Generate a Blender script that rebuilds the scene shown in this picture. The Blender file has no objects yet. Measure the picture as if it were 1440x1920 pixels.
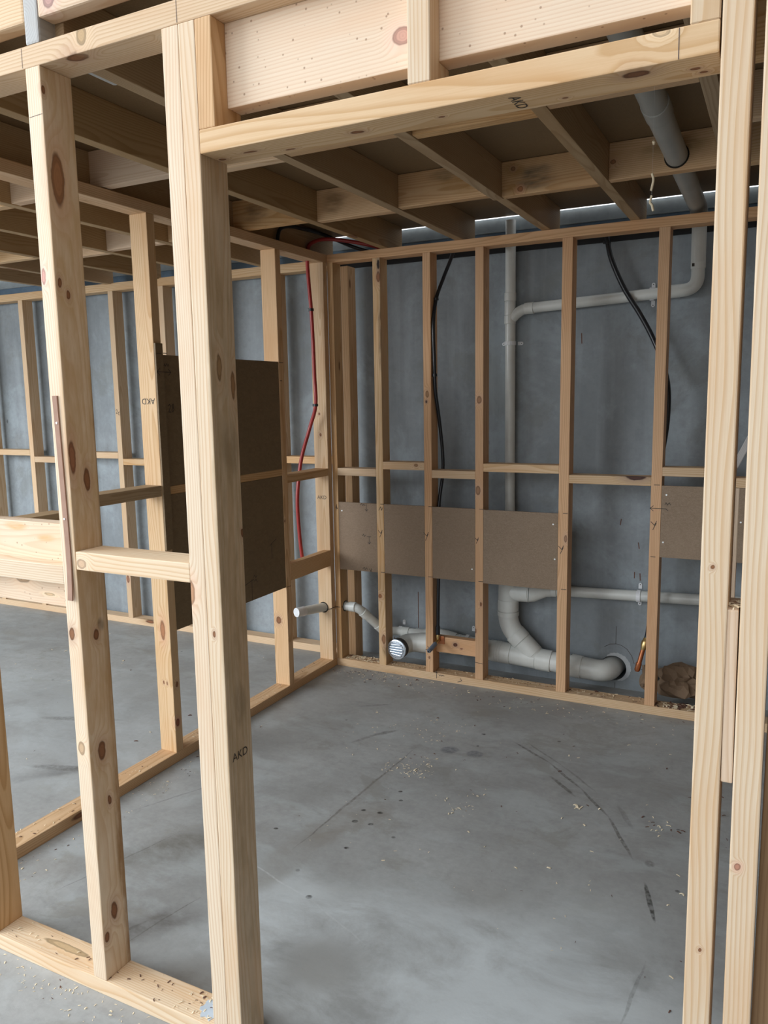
import bpy, bmesh, math, random
from mathutils import Vector, Matrix
random.seed(7)
S = bpy.context.scene
C = S.collection

# ------------------------------------------------------------------ camera
cam = bpy.data.cameras.new('camera'); co = bpy.data.objects.new('camera', cam); C.objects.link(co)
cam.sensor_fit = 'VERTICAL'; cam.sensor_height = 36.0; cam.sensor_width = 27.0
cam.lens = 1470.9007 / 1920 * 36.0
cam.clip_start = 0.02; cam.clip_end = 200
r_ = Vector((0.89255811, 0.45062882, -0.01654356)); u_ = Vector((-0.04983577, 0.13503928, 0.98958617)); f_ = Vector((-0.44817008, 0.8824387, -0.14298784))
co.matrix_world = Matrix(((r_.x, u_.x, -f_.x, 0), (r_.y, u_.y, -f_.y, 0), (r_.z, u_.z, -f_.z, 1.58), (0, 0, 0, 1)))
S.camera = co

# ------------------------------------------------------------------ light and exposure
W = bpy.data.worlds.new('daylight'); S.world = W; W.use_nodes = True
wn = W.node_tree.nodes; wl = W.node_tree.links
bg = wn['Background']
tcw = wn.new('ShaderNodeTexCoord'); sxyz = wn.new('ShaderNodeSeparateXYZ'); wr = wn.new('ShaderNodeValToRGB')
wl.new(tcw.outputs['Generated'], sxyz.inputs[0]); wl.new(sxyz.outputs['Z'], wr.inputs[0]); wl.new(wr.outputs[0], bg.inputs['Color'])
wr.color_ramp.elements[0].position = 0.0; wr.color_ramp.elements[0].color = (0.50, 0.50, 0.50, 1)
wr.color_ramp.elements[1].position = 0.25; wr.color_ramp.elements[1].color = (0.90, 0.95, 1.0, 1)
bg.inputs['Strength'].default_value = 1.9
# added left fill, then overcast daylight from the open side behind the photographer
def area(name, loc, target, sx, sy, power, col):
    l = bpy.data.lights.new(name, 'AREA'); l.shape = 'RECTANGLE'; l.size = sx; l.size_y = sy; l.energy = power; l.color = col
    o = bpy.data.objects.new(name, l); C.objects.link(o); o.location = loc
    o.rotation_euler = (Vector(target) - Vector(loc)).to_track_quat('-Z', 'Y').to_euler(); return o
area('added_fill_left', (-6.4, -1.4, 2.8), (-4.6, 4.1, .9), 4.0, 2.5, 250, (0.93, 0.97, 1.0))  # added fill lamp that brightens the left room, no real source there
area('daylight_opening', (-2.0, -4.5, 2.8), (-1.4, 2.8, .6), 4.0, 2.5, 10, (0.98, 0.99, 1.0))
S.view_settings.view_transform = 'Standard'; S.view_settings.look = 'None'; S.view_settings.gamma = 1; S.view_settings.use_curve_mapping = False
S.view_settings.exposure = 0.22
S.cycles.use_denoising = True
S.cycles.max_bounces = 8; S.cycles.diffuse_bounces = 5

# ------------------------------------------------------------------ node helpers
class NT:
    def __init__(s, nt): s.nt = nt; s.n = nt.nodes; s.l = nt.links
    def new(s, t, **kw):
        x = s.n.new(t)
        for k, v in kw.items(): setattr(x, k, v)
        return x
    def put(s, sock, v):
        if isinstance(v, bpy.types.NodeSocket): s.l.new(v, sock)
        elif v is not None: sock.default_value = v
    def m(s, op, a, b=None, c=None, clamp=False):
        x = s.new('ShaderNodeMath', operation=op); x.use_clamp = clamp
        s.put(x.inputs[0], a)
        if b is not None: s.put(x.inputs[1], b)
        if c is not None: s.put(x.inputs[2], c)
        return x.outputs[0]
    def vm(s, op, a, b=None):
        x = s.new('ShaderNodeVectorMath', operation=op); s.put(x.inputs[0], a)
        if b is not None: s.put(x.inputs[3 if op == 'SCALE' else 1], b)
        return x.outputs['Value'] if op in ('LENGTH', 'DISTANCE', 'DOT_PRODUCT') else x.outputs[0]
    def mix(s, f, a, b, mode='MIX'):
        x = s.new('ShaderNodeMix', data_type='RGBA', blend_type=mode); s.put(x.inputs[0], f)
        s.put(x.inputs[6], a if isinstance(a, bpy.types.NodeSocket) else (*a, 1)); s.put(x.inputs[7], b if isinstance(b, bpy.types.NodeSocket) else (*b, 1))
        return x.outputs[2]
    def rng(s, v, a, b, c=0.0, d=1.0, smooth=False):
        x = s.new('ShaderNodeMapRange'); x.interpolation_type = 'SMOOTHSTEP' if smooth else 'LINEAR'
        s.put(x.inputs['Value'], v)
        for k, q in (('From Min', a), ('From Max', b), ('To Min', c), ('To Max', d)): s.put(x.inputs[k], q)
        return x.outputs['Result']
    def noise(s, vec, scale, detail=3.0, rough=0.55, dist=0.0):
        x = s.new('ShaderNodeTexNoise'); s.put(x.inputs['Vector'], vec); x.inputs['Scale'].default_value = scale
        x.inputs['Detail'].default_value = detail; x.inputs['Roughness'].default_value = rough; x.inputs['Distortion'].default_value = dist
        return x.outputs['Fac']
    def mapping(s, vec, loc=(0, 0, 0), rot=(0, 0, 0), scale=(1, 1, 1), kind='POINT'):
        x = s.new('ShaderNodeMapping', vector_type=kind); s.put(x.inputs['Vector'], vec)
        x.inputs['Location'].default_value = loc; x.inputs['Rotation'].default_value = rot; x.inputs['Scale'].default_value = scale
        return x.outputs[0]
    def bump(s, h, strength, dist=0.001, normal=None):
        x = s.new('ShaderNodeBump'); s.put(x.inputs['Height'], h); x.inputs['Strength'].default_value = strength; x.inputs['Distance'].default_value = dist
        if normal: s.l.new(normal, x.inputs['Normal'])
        return x.outputs[0]
def mat(name):
    m = bpy.data.materials.new(name); m.use_nodes = True
    t = NT(m.node_tree); b = m.node_tree.nodes['Principled BSDF']
    return m, t, b
def plain(name, col, rough=0.5, metal=0.0, spec=0.5, bump=0.0, bscale=80):
    m, t, b = mat(name)
    v = t.new('ShaderNodeTexCoord').outputs['Object']
    n = t.noise(v, bscale * 0.3, 4)
    t.put(b.inputs['Base Color'], t.mix(t.rng(n, .3, .7), tuple(c * .88 for c in col), tuple(min(1, c * 1.08) for c in col)))
    b.inputs['Roughness'].default_value = rough; b.inputs['Metallic'].default_value = metal; b.inputs['Specular IOR Level'].default_value = spec
    if bump: t.put(b.inputs['Normal'], t.bump(t.noise(v, bscale, 4), bump, .002))
    return m

# ------------------------------------------------------------------ wood
WG = bpy.data.node_groups.new('sawn_pine', 'ShaderNodeTree')
for nm, ty in (('Warp', 'NodeSocketFloat'), ('Early', 'NodeSocketColor'), ('Late', 'NodeSocketColor'), ('Knots', 'NodeSocketFloat')):
    WG.interface.new_socket(nm, in_out='INPUT', socket_type=ty)
WG.interface.new_socket('Color', in_out='OUTPUT', socket_type='NodeSocketColor')
WG.interface.new_socket('Height', in_out='OUTPUT', socket_type='NodeSocketFloat')
t = NT(WG); gi = t.new('NodeGroupInput'); go = t.new('NodeGroupOutput')
oc = t.new('ShaderNodeTexCoord').outputs['Object']; oi = t.new('ShaderNodeObjectInfo').outputs['Random']
r1 = oi; r2 = t.m('FRACT', t.m('MULTIPLY', oi, 17.3)); r3 = t.m('FRACT', t.m('MULTIPLY', oi, 91.7)); r4 = t.m('FRACT', t.m('MULTIPLY', oi, 411.1))
off = t.new('ShaderNodeCombineXYZ'); t.put(off.inputs[0], t.m('MULTIPLY', r1, 37.0)); t.put(off.inputs[1], t.m('MULTIPLY', r2, 11.0)); t.put(off.inputs[2], t.m('MULTIPLY', r3, 23.0))
ov = t.vm('ADD', oc, off.outputs[0])
wob = t.new('ShaderNodeTexNoise'); t.put(wob.inputs['Vector'], t.vm('MULTIPLY', ov, (1.3, 7, 7))); wob.inputs['Scale'].default_value = 1; wob.inputs['Detail'].default_value = 2
wv = t.vm('SCALE', t.vm('SUBTRACT', wob.outputs['Color'], (.5, .5, .5)), .042)
slow = t.m('MULTIPLY', t.m('SUBTRACT', t.noise(t.vm('MULTIPLY', ov, (.9, 0, 0)), 1, 1), .5), .055)
sep = t.new('ShaderNodeSeparateXYZ'); t.put(sep.inputs[0], t.vm('ADD', oc, wv))
cy = t.m('ADD', t.m('MULTIPLY', t.m('SUBTRACT', r2, .5), .09), slow); cz = t.m('ADD', t.m('MULTIPLY', t.m('SIGN', t.m('SUBTRACT', r4, .5)), t.m('MULTIPLY_ADD', r3, .07, .012)), slow)
dy = t.m('SUBTRACT', sep.outputs['Y'], cy); dz = t.m('SUBTRACT', sep.outputs['Z'], cz)
d = t.m('SQRT', t.m('ADD', t.m('MULTIPLY', dy, dy), t.m('MULTIPLY', dz, dz)))
d = t.m('ADD', d, t.m('MULTIPLY', gi.outputs['Warp'], .02))
saw = t.m('FRACT', t.m('DIVIDE', d, .0068))
ring = t.rng(saw, .35, .93, 0, 1, True); ring = t.m('MULTIPLY', ring, t.rng(saw, .93, 1.0, 1, 0))
fib = t.noise(t.vm('MULTIPLY', ov, (9, 420, 420)), 1, 2, .6)
blo = t.noise(t.vm('MULTIPLY', ov, (2.2, 9, 9)), 1, 3)
col = t.mix(t.m('MULTIPLY', ring, .62), gi.outputs['Early'], gi.outputs['Late'])
col = t.mix(t.rng(fib, .35, .75, 0, .22), col, gi.outputs['Late'])
col = t.mix(t.rng(blo, .45, .75, 0, .45), col, t.mix(1.0, gi.outputs['Late'], (1.12, 1.0, .9), 'MULTIPLY'))
hsv = t.new('ShaderNodeHueSaturation'); t.put(hsv.inputs['Color'], col); t.put(hsv.inputs['Value'], t.m('MULTIPLY_ADD', r4, .16, .92)); t.put(hsv.inputs['Saturation'], t.m('MULTIPLY_ADD', r2, .2, .9))
col = hsv.outputs['Color']
vo = t.new('ShaderNodeTexVoronoi'); t.put(vo.inputs['Vector'], t.vm('MULTIPLY', ov, (2.6, 10, 10))); vo.inputs['Scale'].default_value = 1
vs = t.new('ShaderNodeSeparateColor'); t.put(vs.inputs[0], vo.outputs['Color'])
kd = t.m('DIVIDE', vo.outputs['Distance'], t.m('MULTIPLY_ADD', vs.outputs[1], .10, .045))
kon = t.m('MULTIPLY', t.m('GREATER_THAN', vs.outputs[0], .80), gi.outputs['Knots'])
km = t.m('MULTIPLY', t.rng(kd, .8, 1.15, 1, 0), kon)
halo = t.m('MULTIPLY', t.rng(kd, 1.0, 2.6, .5, 0), kon)
col = t.mix(halo, col, (.42, .24, .11)); col = t.mix(km, col, t.mix(t.rng(kd, .55, 1, 0, 1), (.24, .10, .045), (.07, .028, .015)))
t.put(go.inputs['Color'], col); t.put(go.inputs['Height'], t.m('ADD', t.m('MULTIPLY', ring, .4), fib))

TINT = dict(pale=((.76, .63, .475), (.59, .395, .225)), cream=((.69, .51, .33), (.50, .30, .14)), tan=((.68, .46, .265), (.46, .255, .105)),
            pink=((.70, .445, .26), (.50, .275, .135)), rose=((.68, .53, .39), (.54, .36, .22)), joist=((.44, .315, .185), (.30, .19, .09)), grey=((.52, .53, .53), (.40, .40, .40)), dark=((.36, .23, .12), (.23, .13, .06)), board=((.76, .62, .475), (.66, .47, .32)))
_w = {}
def wood(tint='pale', knots=(), stains=(), M=None, amt=1.0, key=None):
    """knots: (world position, (radius along grain, radius across)); stains: (world position, radii xyz local, colour)"""
    if not knots and not stains and (tint, amt) in _w: return _w[(tint, amt)]
    m, t, b = mat('pine_' + tint + ('_knotty' if knots else ''))
    g = t.new('ShaderNodeGroup'); g.node_tree = WG
    e, l = TINT[tint]; g.inputs['Early'].default_value = (*e, 1); g.inputs['Late'].default_value = (*l, 1); g.inputs['Knots'].default_value = 0 if knots else amt; g.inputs['Warp'].default_value = 0
    col = g.outputs['Color']
    if knots or stains:
        oc = t.new('ShaderNodeTexCoord').outputs['Object']; Mi = M.inverted(); warp = None
        dist = t.vm('SCALE', t.vm('SUBTRACT', t.new('ShaderNodeTexNoise').outputs['Color'], (.5, .5, .5)), .008)
        nn = t.n[-1]
        for nd in t.n:
            if nd.type == 'TEX_NOISE': nd.inputs['Scale'].default_value = 40; t.put(nd.inputs['Vector'], oc)
        ov = t.vm('ADD', oc, dist)
        for (q, rad, sc) in stains:
            p = Mi @ Vector(q)
            ns = t.new('ShaderNodeTexNoise'); t.put(ns.inputs['Vector'], t.vm('MULTIPLY', oc, (7, 18, 18))); ns.inputs['Scale'].default_value = 1; ns.inputs['Detail'].default_value = 5
            o2 = t.vm('ADD', oc, t.vm('MULTIPLY', t.vm('SUBTRACT', ns.outputs['Color'], (.5, .5, .5)), tuple(x * 1.1 for x in rad)))
            dd = t.vm('LENGTH', t.vm('MULTIPLY', t.vm('SUBTRACT', o2, tuple(p)), tuple(1 / x for x in rad)))
            n_ = t.noise(t.vm('MULTIPLY', oc, (14, 70, 70)), 1, 4)
            col = t.mix(t.m('MULTIPLY', t.rng(dd, .35, 1.15, 1, 0, True), t.rng(n_, .3, .7, .25, .85)), col, sc)
        for k in knots:
            p = Mi @ Vector(k[0]); ra, rc = k[1]; kc = k[2] if len(k) > 2 else (.27, .12, .055)
            dd = t.vm('LENGTH', t.vm('MULTIPLY', t.vm('SUBTRACT', ov, tuple(p)), (1 / ra, 1 / rc, 1 / rc)))
            w_ = t.m('POWER', t.rng(dd, .9, 3.2, 1, 0), 2.0); warp = w_ if warp is None else t.m('ADD', warp, w_)
            rr = t.m('MULTIPLY', t.m('SINE', t.m('MULTIPLY', dd, 22)), .12)
            kcol = t.mix(t.m('ADD', t.rng(dd, .5, 1.0, 0, .8), rr, clamp=True), kc, tuple(c * .3 for c in kc))
            col = t.mix(t.rng(dd, 1.0, 2.4, .45, 0), col, tuple(min(1, c * 1.3 + .12) for c in kc))
            col = t.mix(t.rng(dd, .82, 1.10, 1, 0, True), col, kcol)
        if warp is not None: t.put(g.inputs['Warp'], warp)
    if tint == 'board':
        vv = t.new('ShaderNodeTexVoronoi'); t.put(vv.inputs['Vector'], t.new('ShaderNodeTexCoord').outputs['Object']); vv.inputs['Scale'].default_value = 62
        vc = t.new('ShaderNodeSeparateColor'); t.put(vc.inputs[0], vv.outputs['Color'])
        col = t.mix(t.m('MULTIPLY', t.m('MULTIPLY', t.rng(vv.outputs['Distance'], .10, .18, 1, 0), t.m('GREATER_THAN', vc.outputs[0], .45)), .7), col, (.30, .17, .10))
    t.put(b.inputs['Base Color'], col); b.inputs['Roughness'].default_value = .62; b.inputs['Specular IOR Level'].default_value = .3
    t.put(b.inputs['Normal'], t.bump(g.outputs['Height'], .25, .0006))
    if not knots and not stains: _w[(tint, amt)] = m
    return m

# ------------------------------------------------------------------ concrete
def concrete(name, base, lo, hi, marks=(), streaks=False, coat=False):
    m, t, b = mat(name)
    v = t.new('ShaderNodeTexCoord').outputs['Object']
    a = t.noise(v, 1.1, 5, .6, .4); c = t.noise(v, 4.5, 6, .62, .8); f = t.noise(v, 45, 5, .65); s = t.noise(t.mapping(v, rot=(0, 0, .55), scale=(1.2, 9, 3)), 1.6, 6, .65, .6)
    col = t.mix(t.rng(a, .36, .66, 0, 1, True), lo, hi)
    col = t.mix(t.rng(c, .35, .7, 0, .55), col, base)
    col = t.mix(t.rng(s, .52, .75, 0, .4), col, tuple(x * .72 for x in base))
    col = t.mix(t.rng(f, .35, .68, 0, .28), col, tuple(x * .6 for x in base))
    e1 = t.noise(t.mapping(v, loc=(3, 1, 0), rot=(0, 0, .4), scale=(1, 1.7, 1)), 2.3, 8, .66, .45); e2 = t.noise(t.mapping(v, loc=(9, 4, 2), rot=(0, 0, -.3), scale=(1, 1.5, 1)), 3.0, 8, .70, .5); e3 = t.noise(t.mapping(v, loc=(1, 7, 5)), 15, 6, .72, .3)
    col = t.mix(t.rng(e1, .49, .62, 0, .42, True), col, tuple(x * q for x, q in zip(hi, (1.05, 1.10, 1.12))))
    col = t.mix(t.rng(e2, .53, .63, 0, .45, True), col, tuple(x * q for x, q in zip(lo, (.92, .88, .78))))
    col = t.mix(t.rng(e3, .50, .72, 0, .35), col, tuple(x * .78 for x in lo))
    if streaks:
        z = t.noise(t.mapping(v, scale=(9, 9, .7)), 1, 4, .6); col = t.mix(t.rng(z, .5, .78, 0, .35), col, tuple(x * 1.3 for x in hi))
        z = t.noise(t.mapping(v, scale=(7, 7, 1.1), loc=(4, 0, 0)), 1, 4, .6); col = t.mix(t.rng(z, .56, .8, 0, .4), col, tuple(x * .7 for x in lo))
    vo = t.new('ShaderNodeTexVoronoi'); t.put(vo.inputs['Vector'], t.mapping(v, scale=(6, 6, 6) if not streaks else (5, 5, 3))); vo.inputs['Scale'].default_value = 1
    vs = t.new('ShaderNodeSeparateColor'); t.put(vs.inputs[0], vo.outputs['Color'])
    pit = t.m('MULTIPLY', t.rng(vo.outputs['Distance'], .03, .06, 1, 0), t.m('GREATER_THAN', vs.outputs[0], .62))
    col = t.mix(t.m('MULTIPLY', pit, .75), col, tuple(x * .3 for x in base))
    wn_ = t.new('ShaderNodeTexNoise'); t.put(wn_.inputs['Vector'], v); wn_.inputs['Scale'].default_value = 9; wn_.inputs['Detail'].default_value = 4
    wv = t.vm('ADD', v, t.vm('SCALE', t.vm('SUBTRACT', wn_.outputs['Color'], (.5, .5, .5)), .07))
    wv2 = t.vm('ADD', v, t.vm('SCALE', t.vm('SUBTRACT', wn_.outputs['Color'], (.5, .5, .5)), .018))
    fine = t.noise(v, 60, 3)
    for (x, y, z, rx, ry, rot, amt, mc, soft) in marks:
        q = t.mapping(wv if soft > .5 else wv2, loc=(x, y, z), rot=(0, 0, rot), scale=(rx, ry, 1.0), kind='TEXTURE')
        dd = t.vm('LENGTH', q)
        k = t.m('MULTIPLY', t.rng(dd, 1 - soft, 1.05, 1, 0, True), amt)
        k = t.m('MULTIPLY', k, t.rng(e2, .38, .60, .25, 1)) if soft > .5 else k
        if soft <= .5: k = t.m('MULTIPLY', k, t.rng(fine, .35, .6, .35, 1))
        col = t.mix(k, col, mc)
    t.put(b.inputs['Base Color'], col); t.put(b.inputs['Roughness'], t.rng(c, .3, .7, .48, .72)); b.inputs['Specular IOR Level'].default_value = .35
    h = t.m('SUBTRACT', t.m('ADD', t.m('MULTIPLY', f, .6), c), pit)
    t.put(b.inputs['Normal'], t.bump(h, .22, .004))
    return m

def hardboard(name, lo, hi, pebble):
    m, t, b = mat(name)
    v = t.new('ShaderNodeTexCoord').outputs['Object']
    n = t.noise(t.mapping(v, scale=(1, 1, 1.6)), pebble, 3, .5, 1.2); f = t.noise(v, 260, 3)
    big = t.noise(v, 4, 3)
    col = t.mix(t.rng(n, .35, .65), lo, hi); col = t.mix(t.rng(f, .3, .7, 0, .4), col, tuple(c * .8 for c in lo)); col = t.mix(t.rng(big, .5, .8, 0, .3), col, tuple(c * 1.15 for c in hi))
    t.put(b.inputs['Base Color'], col); b.inputs['Roughness'].default_value = .6; b.inputs['Specular IOR Level'].default_value = .35
    t.put(b.inputs['Normal'], t.bump(n, .45, .0025))
    return m

MAT = {}
MAT['panel'] = hardboard('brown_hardboard', (.25, .178, .118), (.30, .215, .148), 70)
MAT['blocker_dark'] = hardboard('dark_brown_blocker', (.12, .085, .05), (.15, .105, .062), 12)
MAT['panel_dark'] = hardboard('dark_brown_hardboard', (.19, .132, .072), (.225, .158, .088), 30)
MAT['panel_pebble'] = hardboard('pebbled_brown_hardboard', (.25, .180, .120), (.32, .235, .165), 95)
MAT['particle'] = hardboard('brown_floor_sheet', (.21, .138, .070), (.25, .168, .090), 200)
MAT['fibre'] = plain('reddish_fibre_strip', (.37, .225, .165), .8)
MAT['pvc'] = plain('grey_drain_plastic', (.66, .69, .67), .28, bscale=20)
MAT['pvc_worn'] = plain('grey_ceiling_plastic', (.37, .375, .35), .4, bscale=20)
MAT['clip'] = plain('white_clip_plastic', (.80, .83, .86), .3)
MAT['red'] = plain('red_conduit_plastic', (.36, .035, .032), .35)
MAT['black'] = plain('black_conduit_plastic', (.014, .017, .022), .3)
MAT['rubber'] = plain('black_rubber', (.05, .042, .036), .7)
MAT['steel'] = plain('blue_grey_steel', (.13, .20, .28), .35, .6)
MAT['galv'] = plain('galvanised_steel', (.27, .31, .33), .38, .7)
MAT['chrome'] = plain('bright_pressed_metal', (.70, .78, .88), .25, .6)
MAT['copper'] = plain('copper', (.55, .21, .10), .32, .9)
MAT['brass'] = plain('brass', (.62, .45, .20), .3, .9)
MAT['ink'] = plain('black_stamp_ink', (.055, .045, .036), .7)
MAT['pencil'] = plain('dark_pencil', (.075, .055, .06), .7)
MAT['hole'] = plain('dark_drilled_hole', (.02, .015, .01), .9)
MAT['grey_fit'] = plain('blue_grey_plug', (.16, .20, .26), .4)
MAT['paper'] = plain('brown_kraft_paper', (.20, .135, .085), .85, bump=.5, bscale=30)
MAT['nail'] = plain('shiny_nail_head', (.85, .87, .88), .3, .6)
MAT['shav'] = plain('pale_wood_shaving', (.88, .76, .55), .7)
MAT['shav_dark'] = plain('dark_bark_shaving', (.13, .06, .04), .8)
MAT['shadow_black'] = plain('black_shadow_line', (.012, .012, .013), .8)
MAT['patch'] = plain('pale_grout_patch', (.44, .47, .49), .8)
MAT['dust'] = plain('loose_sawdust', (.55, .40, .24), .9)

# ------------------------------------------------------------------ object helpers
XV, YV, ZV = Vector((1, 0, 0)), Vector((0, 1, 0)), Vector((0, 0, 1))
def tag(o, label=None, cat=None, group=None, kind=None):
    if label: o['label'] = label
    if cat: o['category'] = cat
    if group: o['group'] = group
    if kind: o['kind'] = kind
    return o
def empty(name, loc, label, cat, group=None):
    o = bpy.data.objects.new(name, None); C.objects.link(o); o.location = loc; o.empty_display_size = .05
    return tag(o, label, cat, group)
ROT = {'X': Matrix.Identity(3), 'Y': Matrix.Rotation(math.pi / 2, 3, 'Z'), 'Z': Matrix.Rotation(-math.pi / 2, 3, 'Y')}
def wm(p): # accumulated location of a parent chain (parents never rotate)
    v = Vector((0, 0, 0))
    M = Matrix.Identity(4)
    ch = []
    while p: ch.append(p); p = p.parent
    for q in reversed(ch): M = M @ q.matrix_basis
    return M
def link(name, bm, material, parent=None, center=None, axis='X', smooth=False, recalc=True):
    """bm is in world coordinates; the object's origin goes to center and its local X along the timber."""
    if center is None:
        xs = [v.co for v in bm.verts]; center = Vector([(min(v[i] for v in xs) + max(v[i] for v in xs)) / 2 for i in range(3)])
    M = Matrix.Translation(center) @ ROT[axis].to_4x4()
    if recalc: bmesh.ops.recalc_face_normals(bm, faces=bm.faces)
    bm.transform(M.inverted())
    me = bpy.data.meshes.new(name); bm.to_mesh(me); bm.free()
    if smooth:
        for p in me.polygons: p.use_smooth = True
    mats = material if isinstance(material, (list, tuple)) else [material]
    for x in mats: me.materials.append(x)
    o = bpy.data.objects.new(name, me); C.objects.link(o)
    if parent is not None:
        o.parent = parent; o.matrix_basis = wm(parent).inverted() @ M
    else: o.matrix_basis = M
    return o
def bbox(x0, x1, y0, y1, z0, z1, bev=.0025, bm=None):
    b2 = bmesh.new(); bmesh.ops.create_cube(b2, size=1)
    bmesh.ops.scale(b2, vec=(x1 - x0, y1 - y0, z1 - z0), verts=b2.verts); bmesh.ops.translate(b2, vec=((x0 + x1) / 2, (y0 + y1) / 2, (z0 + z1) / 2), verts=b2.verts)
    if bev: bmesh.ops.bevel(b2, geom=b2.edges[:], offset=bev, segments=2, profile=.6, affect='EDGES')
    if bm is None: return b2
    me = bpy.data.meshes.new('t'); b2.to_mesh(me); b2.free(); bm.from_mesh(me); bpy.data.meshes.remove(me); return bm
def timber(name, box, axis, tint='pale', parent=None, knots=(), stains=(), bev=.0025, shear=(0, 0), label=None, amt=1.0):
    x0, x1, y0, y1, z0, z1 = box
    bm = bbox(*box, bev=bev)
    if shear != (0, 0):
        for v in bm.verts:
            k = (v.co.z - z0) / (z1 - z0); v.co.x += shear[0] + (shear[1] - shear[0]) * k
    c = Vector(((x0 + x1) / 2, (y0 + y1) / 2, (z0 + z1) / 2)); M = Matrix.Translation(c) @ ROT[axis].to_4x4()
    o = link(name, bm, wood(tint, knots, stains, M, amt), parent, c, axis)
    if label: o['label'] = label
    return o
def prism(pts, u, v, w0, w1, wdir):
    """polygon pts in (u, v) swept from w0 to w1 along wdir; world coordinates"""
    u, v, wdir = Vector(u), Vector(v), Vector(wdir); bm = bmesh.new()
    a = [bm.verts.new(u * p[0] + v * p[1] + wdir * w0) for p in pts]; b = [bm.verts.new(u * p[0] + v * p[1] + wdir * w1) for p in pts]
    bm.faces.new(a); bm.faces.new(b[::-1]); n = len(pts)
    for i in range(n): bm.faces.new((a[i], a[(i + 1) % n], b[(i + 1) % n], b[i]))
    bmesh.ops.recalc_face_normals(bm, faces=bm.faces); return bm
def fillet(pts, r, n=8):
    pts = [Vector(p) for p in pts]; out = [pts[0]]
    for i in range(1, len(pts) - 1):
        a, p, b = pts[i - 1], pts[i], pts[i + 1]
        rr = r[i - 1] if isinstance(r, (list, tuple)) else r
        d1 = (a - p); d2 = (b - p); L = min(rr, d1.length * .49, d2.length * .49)
        s, e = p + d1.normalized() * L, p + d2.normalized() * L
        for k in range(n + 1):
            q = k / n; out.append(s * (1 - q) ** 2 + p * 2 * q * (1 - q) + e * q ** 2)
    out.append(pts[-1]); return out
def smoothpath(pts, n=8):
    P = [Vector(p) for p in pts]; P = [P[0] * 2 - P[1]] + P + [P[-1] * 2 - P[-2]]; out = []
    for i in range(1, len(P) - 2):
        for k in range(n):
            s = k / n; a, b, c, d = P[i - 1], P[i], P[i + 1], P[i + 2]
            out.append(.5 * ((2 * b) + (c - a) * s + (2 * a - 5 * b + 4 * c - d) * s * s + (3 * b - a - 3 * c + d) * s ** 3))
    out.append(P[-2]); return out
def tube(path, rad, seg=20, bm=None, caps=True):
    bm = bm or bmesh.new(); P = [Vector(p) for p in path]; n = len(P)
    R = rad if isinstance(rad, (list, tuple)) else [rad] * n
    T = [(P[min(i + 1, n - 1)] - P[max(i - 1, 0)]).normalized() for i in range(n)]
    up = Vector((0, 0, 1)) if abs(T[0].z) < .9 else Vector((0, 1, 0)); N = T[0].cross(up).normalized(); rings = []
    for i in range(n):
        N = (N - T[i] * N.dot(T[i])).normalized(); B = T[i].cross(N)
        rings.append([bm.verts.new(P[i] + (N * math.cos(2 * math.pi * k / seg) + B * math.sin(2 * math.pi * k / seg)) * R[i]) for k in range(seg)])
    for i in range(n - 1):
        for k in range(seg): bm.faces.new((rings[i][k], rings[i][(k + 1) % seg], rings[i + 1][(k + 1) % seg], rings[i + 1][k]))
    if caps: bm.faces.new(rings[0][::-1]); bm.faces.new(rings[-1])
    return bm
def collar(bm, a, b, r, th=.003, seg=24):
    """a socket sleeve around a straight run from a to b"""
    a, b = Vector(a), Vector(b); d = (b - a).normalized(); e = .0018
    return tube([a, a + d * e, b - d * e, b], [r - .0005, r + th, r + th, r - .0005], seg, bm)
def sm(o, ang=40):
    me = o.data
    for p in me.polygons: p.use_smooth = True
    bm = bmesh.new(); bm.from_mesh(me)
    for e in bm.edges:
        if len(e.link_faces) == 2 and e.calc_face_angle(0) > math.radians(ang): e.smooth = False
    bm.to_mesh(me); bm.free(); return o
def strokes(name, o, u, v, lines, w, parent, material, lift=.0006):
    """thin drawn lines on a face: o origin, u and v directions on the face, lines in metres; strokes far apart become marks of their own"""
    o, u, v = Vector(o), Vector(u), Vector(v); n = u.cross(v); gr = []
    for ln in lines:
        near = [g for g in gr if any((Vector(a) - Vector(b)).length < .02 for q in g for a in q for b in ln)]
        m_ = [ln]
        for g in near: m_ += g; gr.remove(g)
        gr.append(m_)
    for g in gr:
        bm = bmesh.new()
        for ln in g:
            for (a, b) in zip(ln[:-1], ln[1:]):
                A = o + u * a[0] + v * a[1] + n * lift; B = o + u * b[0] + v * b[1] + n * lift; d = (B - A)
                if d.length < 1e-6: continue
                s = d.normalized().cross(n) * w / 2; e = d.normalized() * w * .4
                bm.faces.new([bm.verts.new(q) for q in (A - e - s, B + e - s, B + e + s, A - e + s)])
        link(name, bm, material, parent, recalc=False)
def stamp(txt, o, u, v, size, parent, material=None):
    cu = bpy.data.curves.new('stamp', 'FONT'); cu.body = txt; cu.size = size; cu.align_x = 'CENTER'; cu.align_y = 'CENTER'; cu.offset = .0
    tmp = bpy.data.objects.new('stamp_tmp', cu); C.objects.link(tmp); bpy.context.view_layer.update()
    me = bpy.data.meshes.new_from_object(tmp.evaluated_get(bpy.context.evaluated_depsgraph_get())); bpy.data.objects.remove(tmp)
    bm = bmesh.new(); bm.from_mesh(me); bpy.data.meshes.remove(me)
    u, v = Vector(u), Vector(v); n = u.cross(v); M = Matrix((u, v, n)).transposed().to_4x4(); M.translation = Vector(o) + n * .0007
    bm.transform(M); return link('stamp_lettering', bm, material or MAT['ink'], parent, recalc=False)

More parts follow.
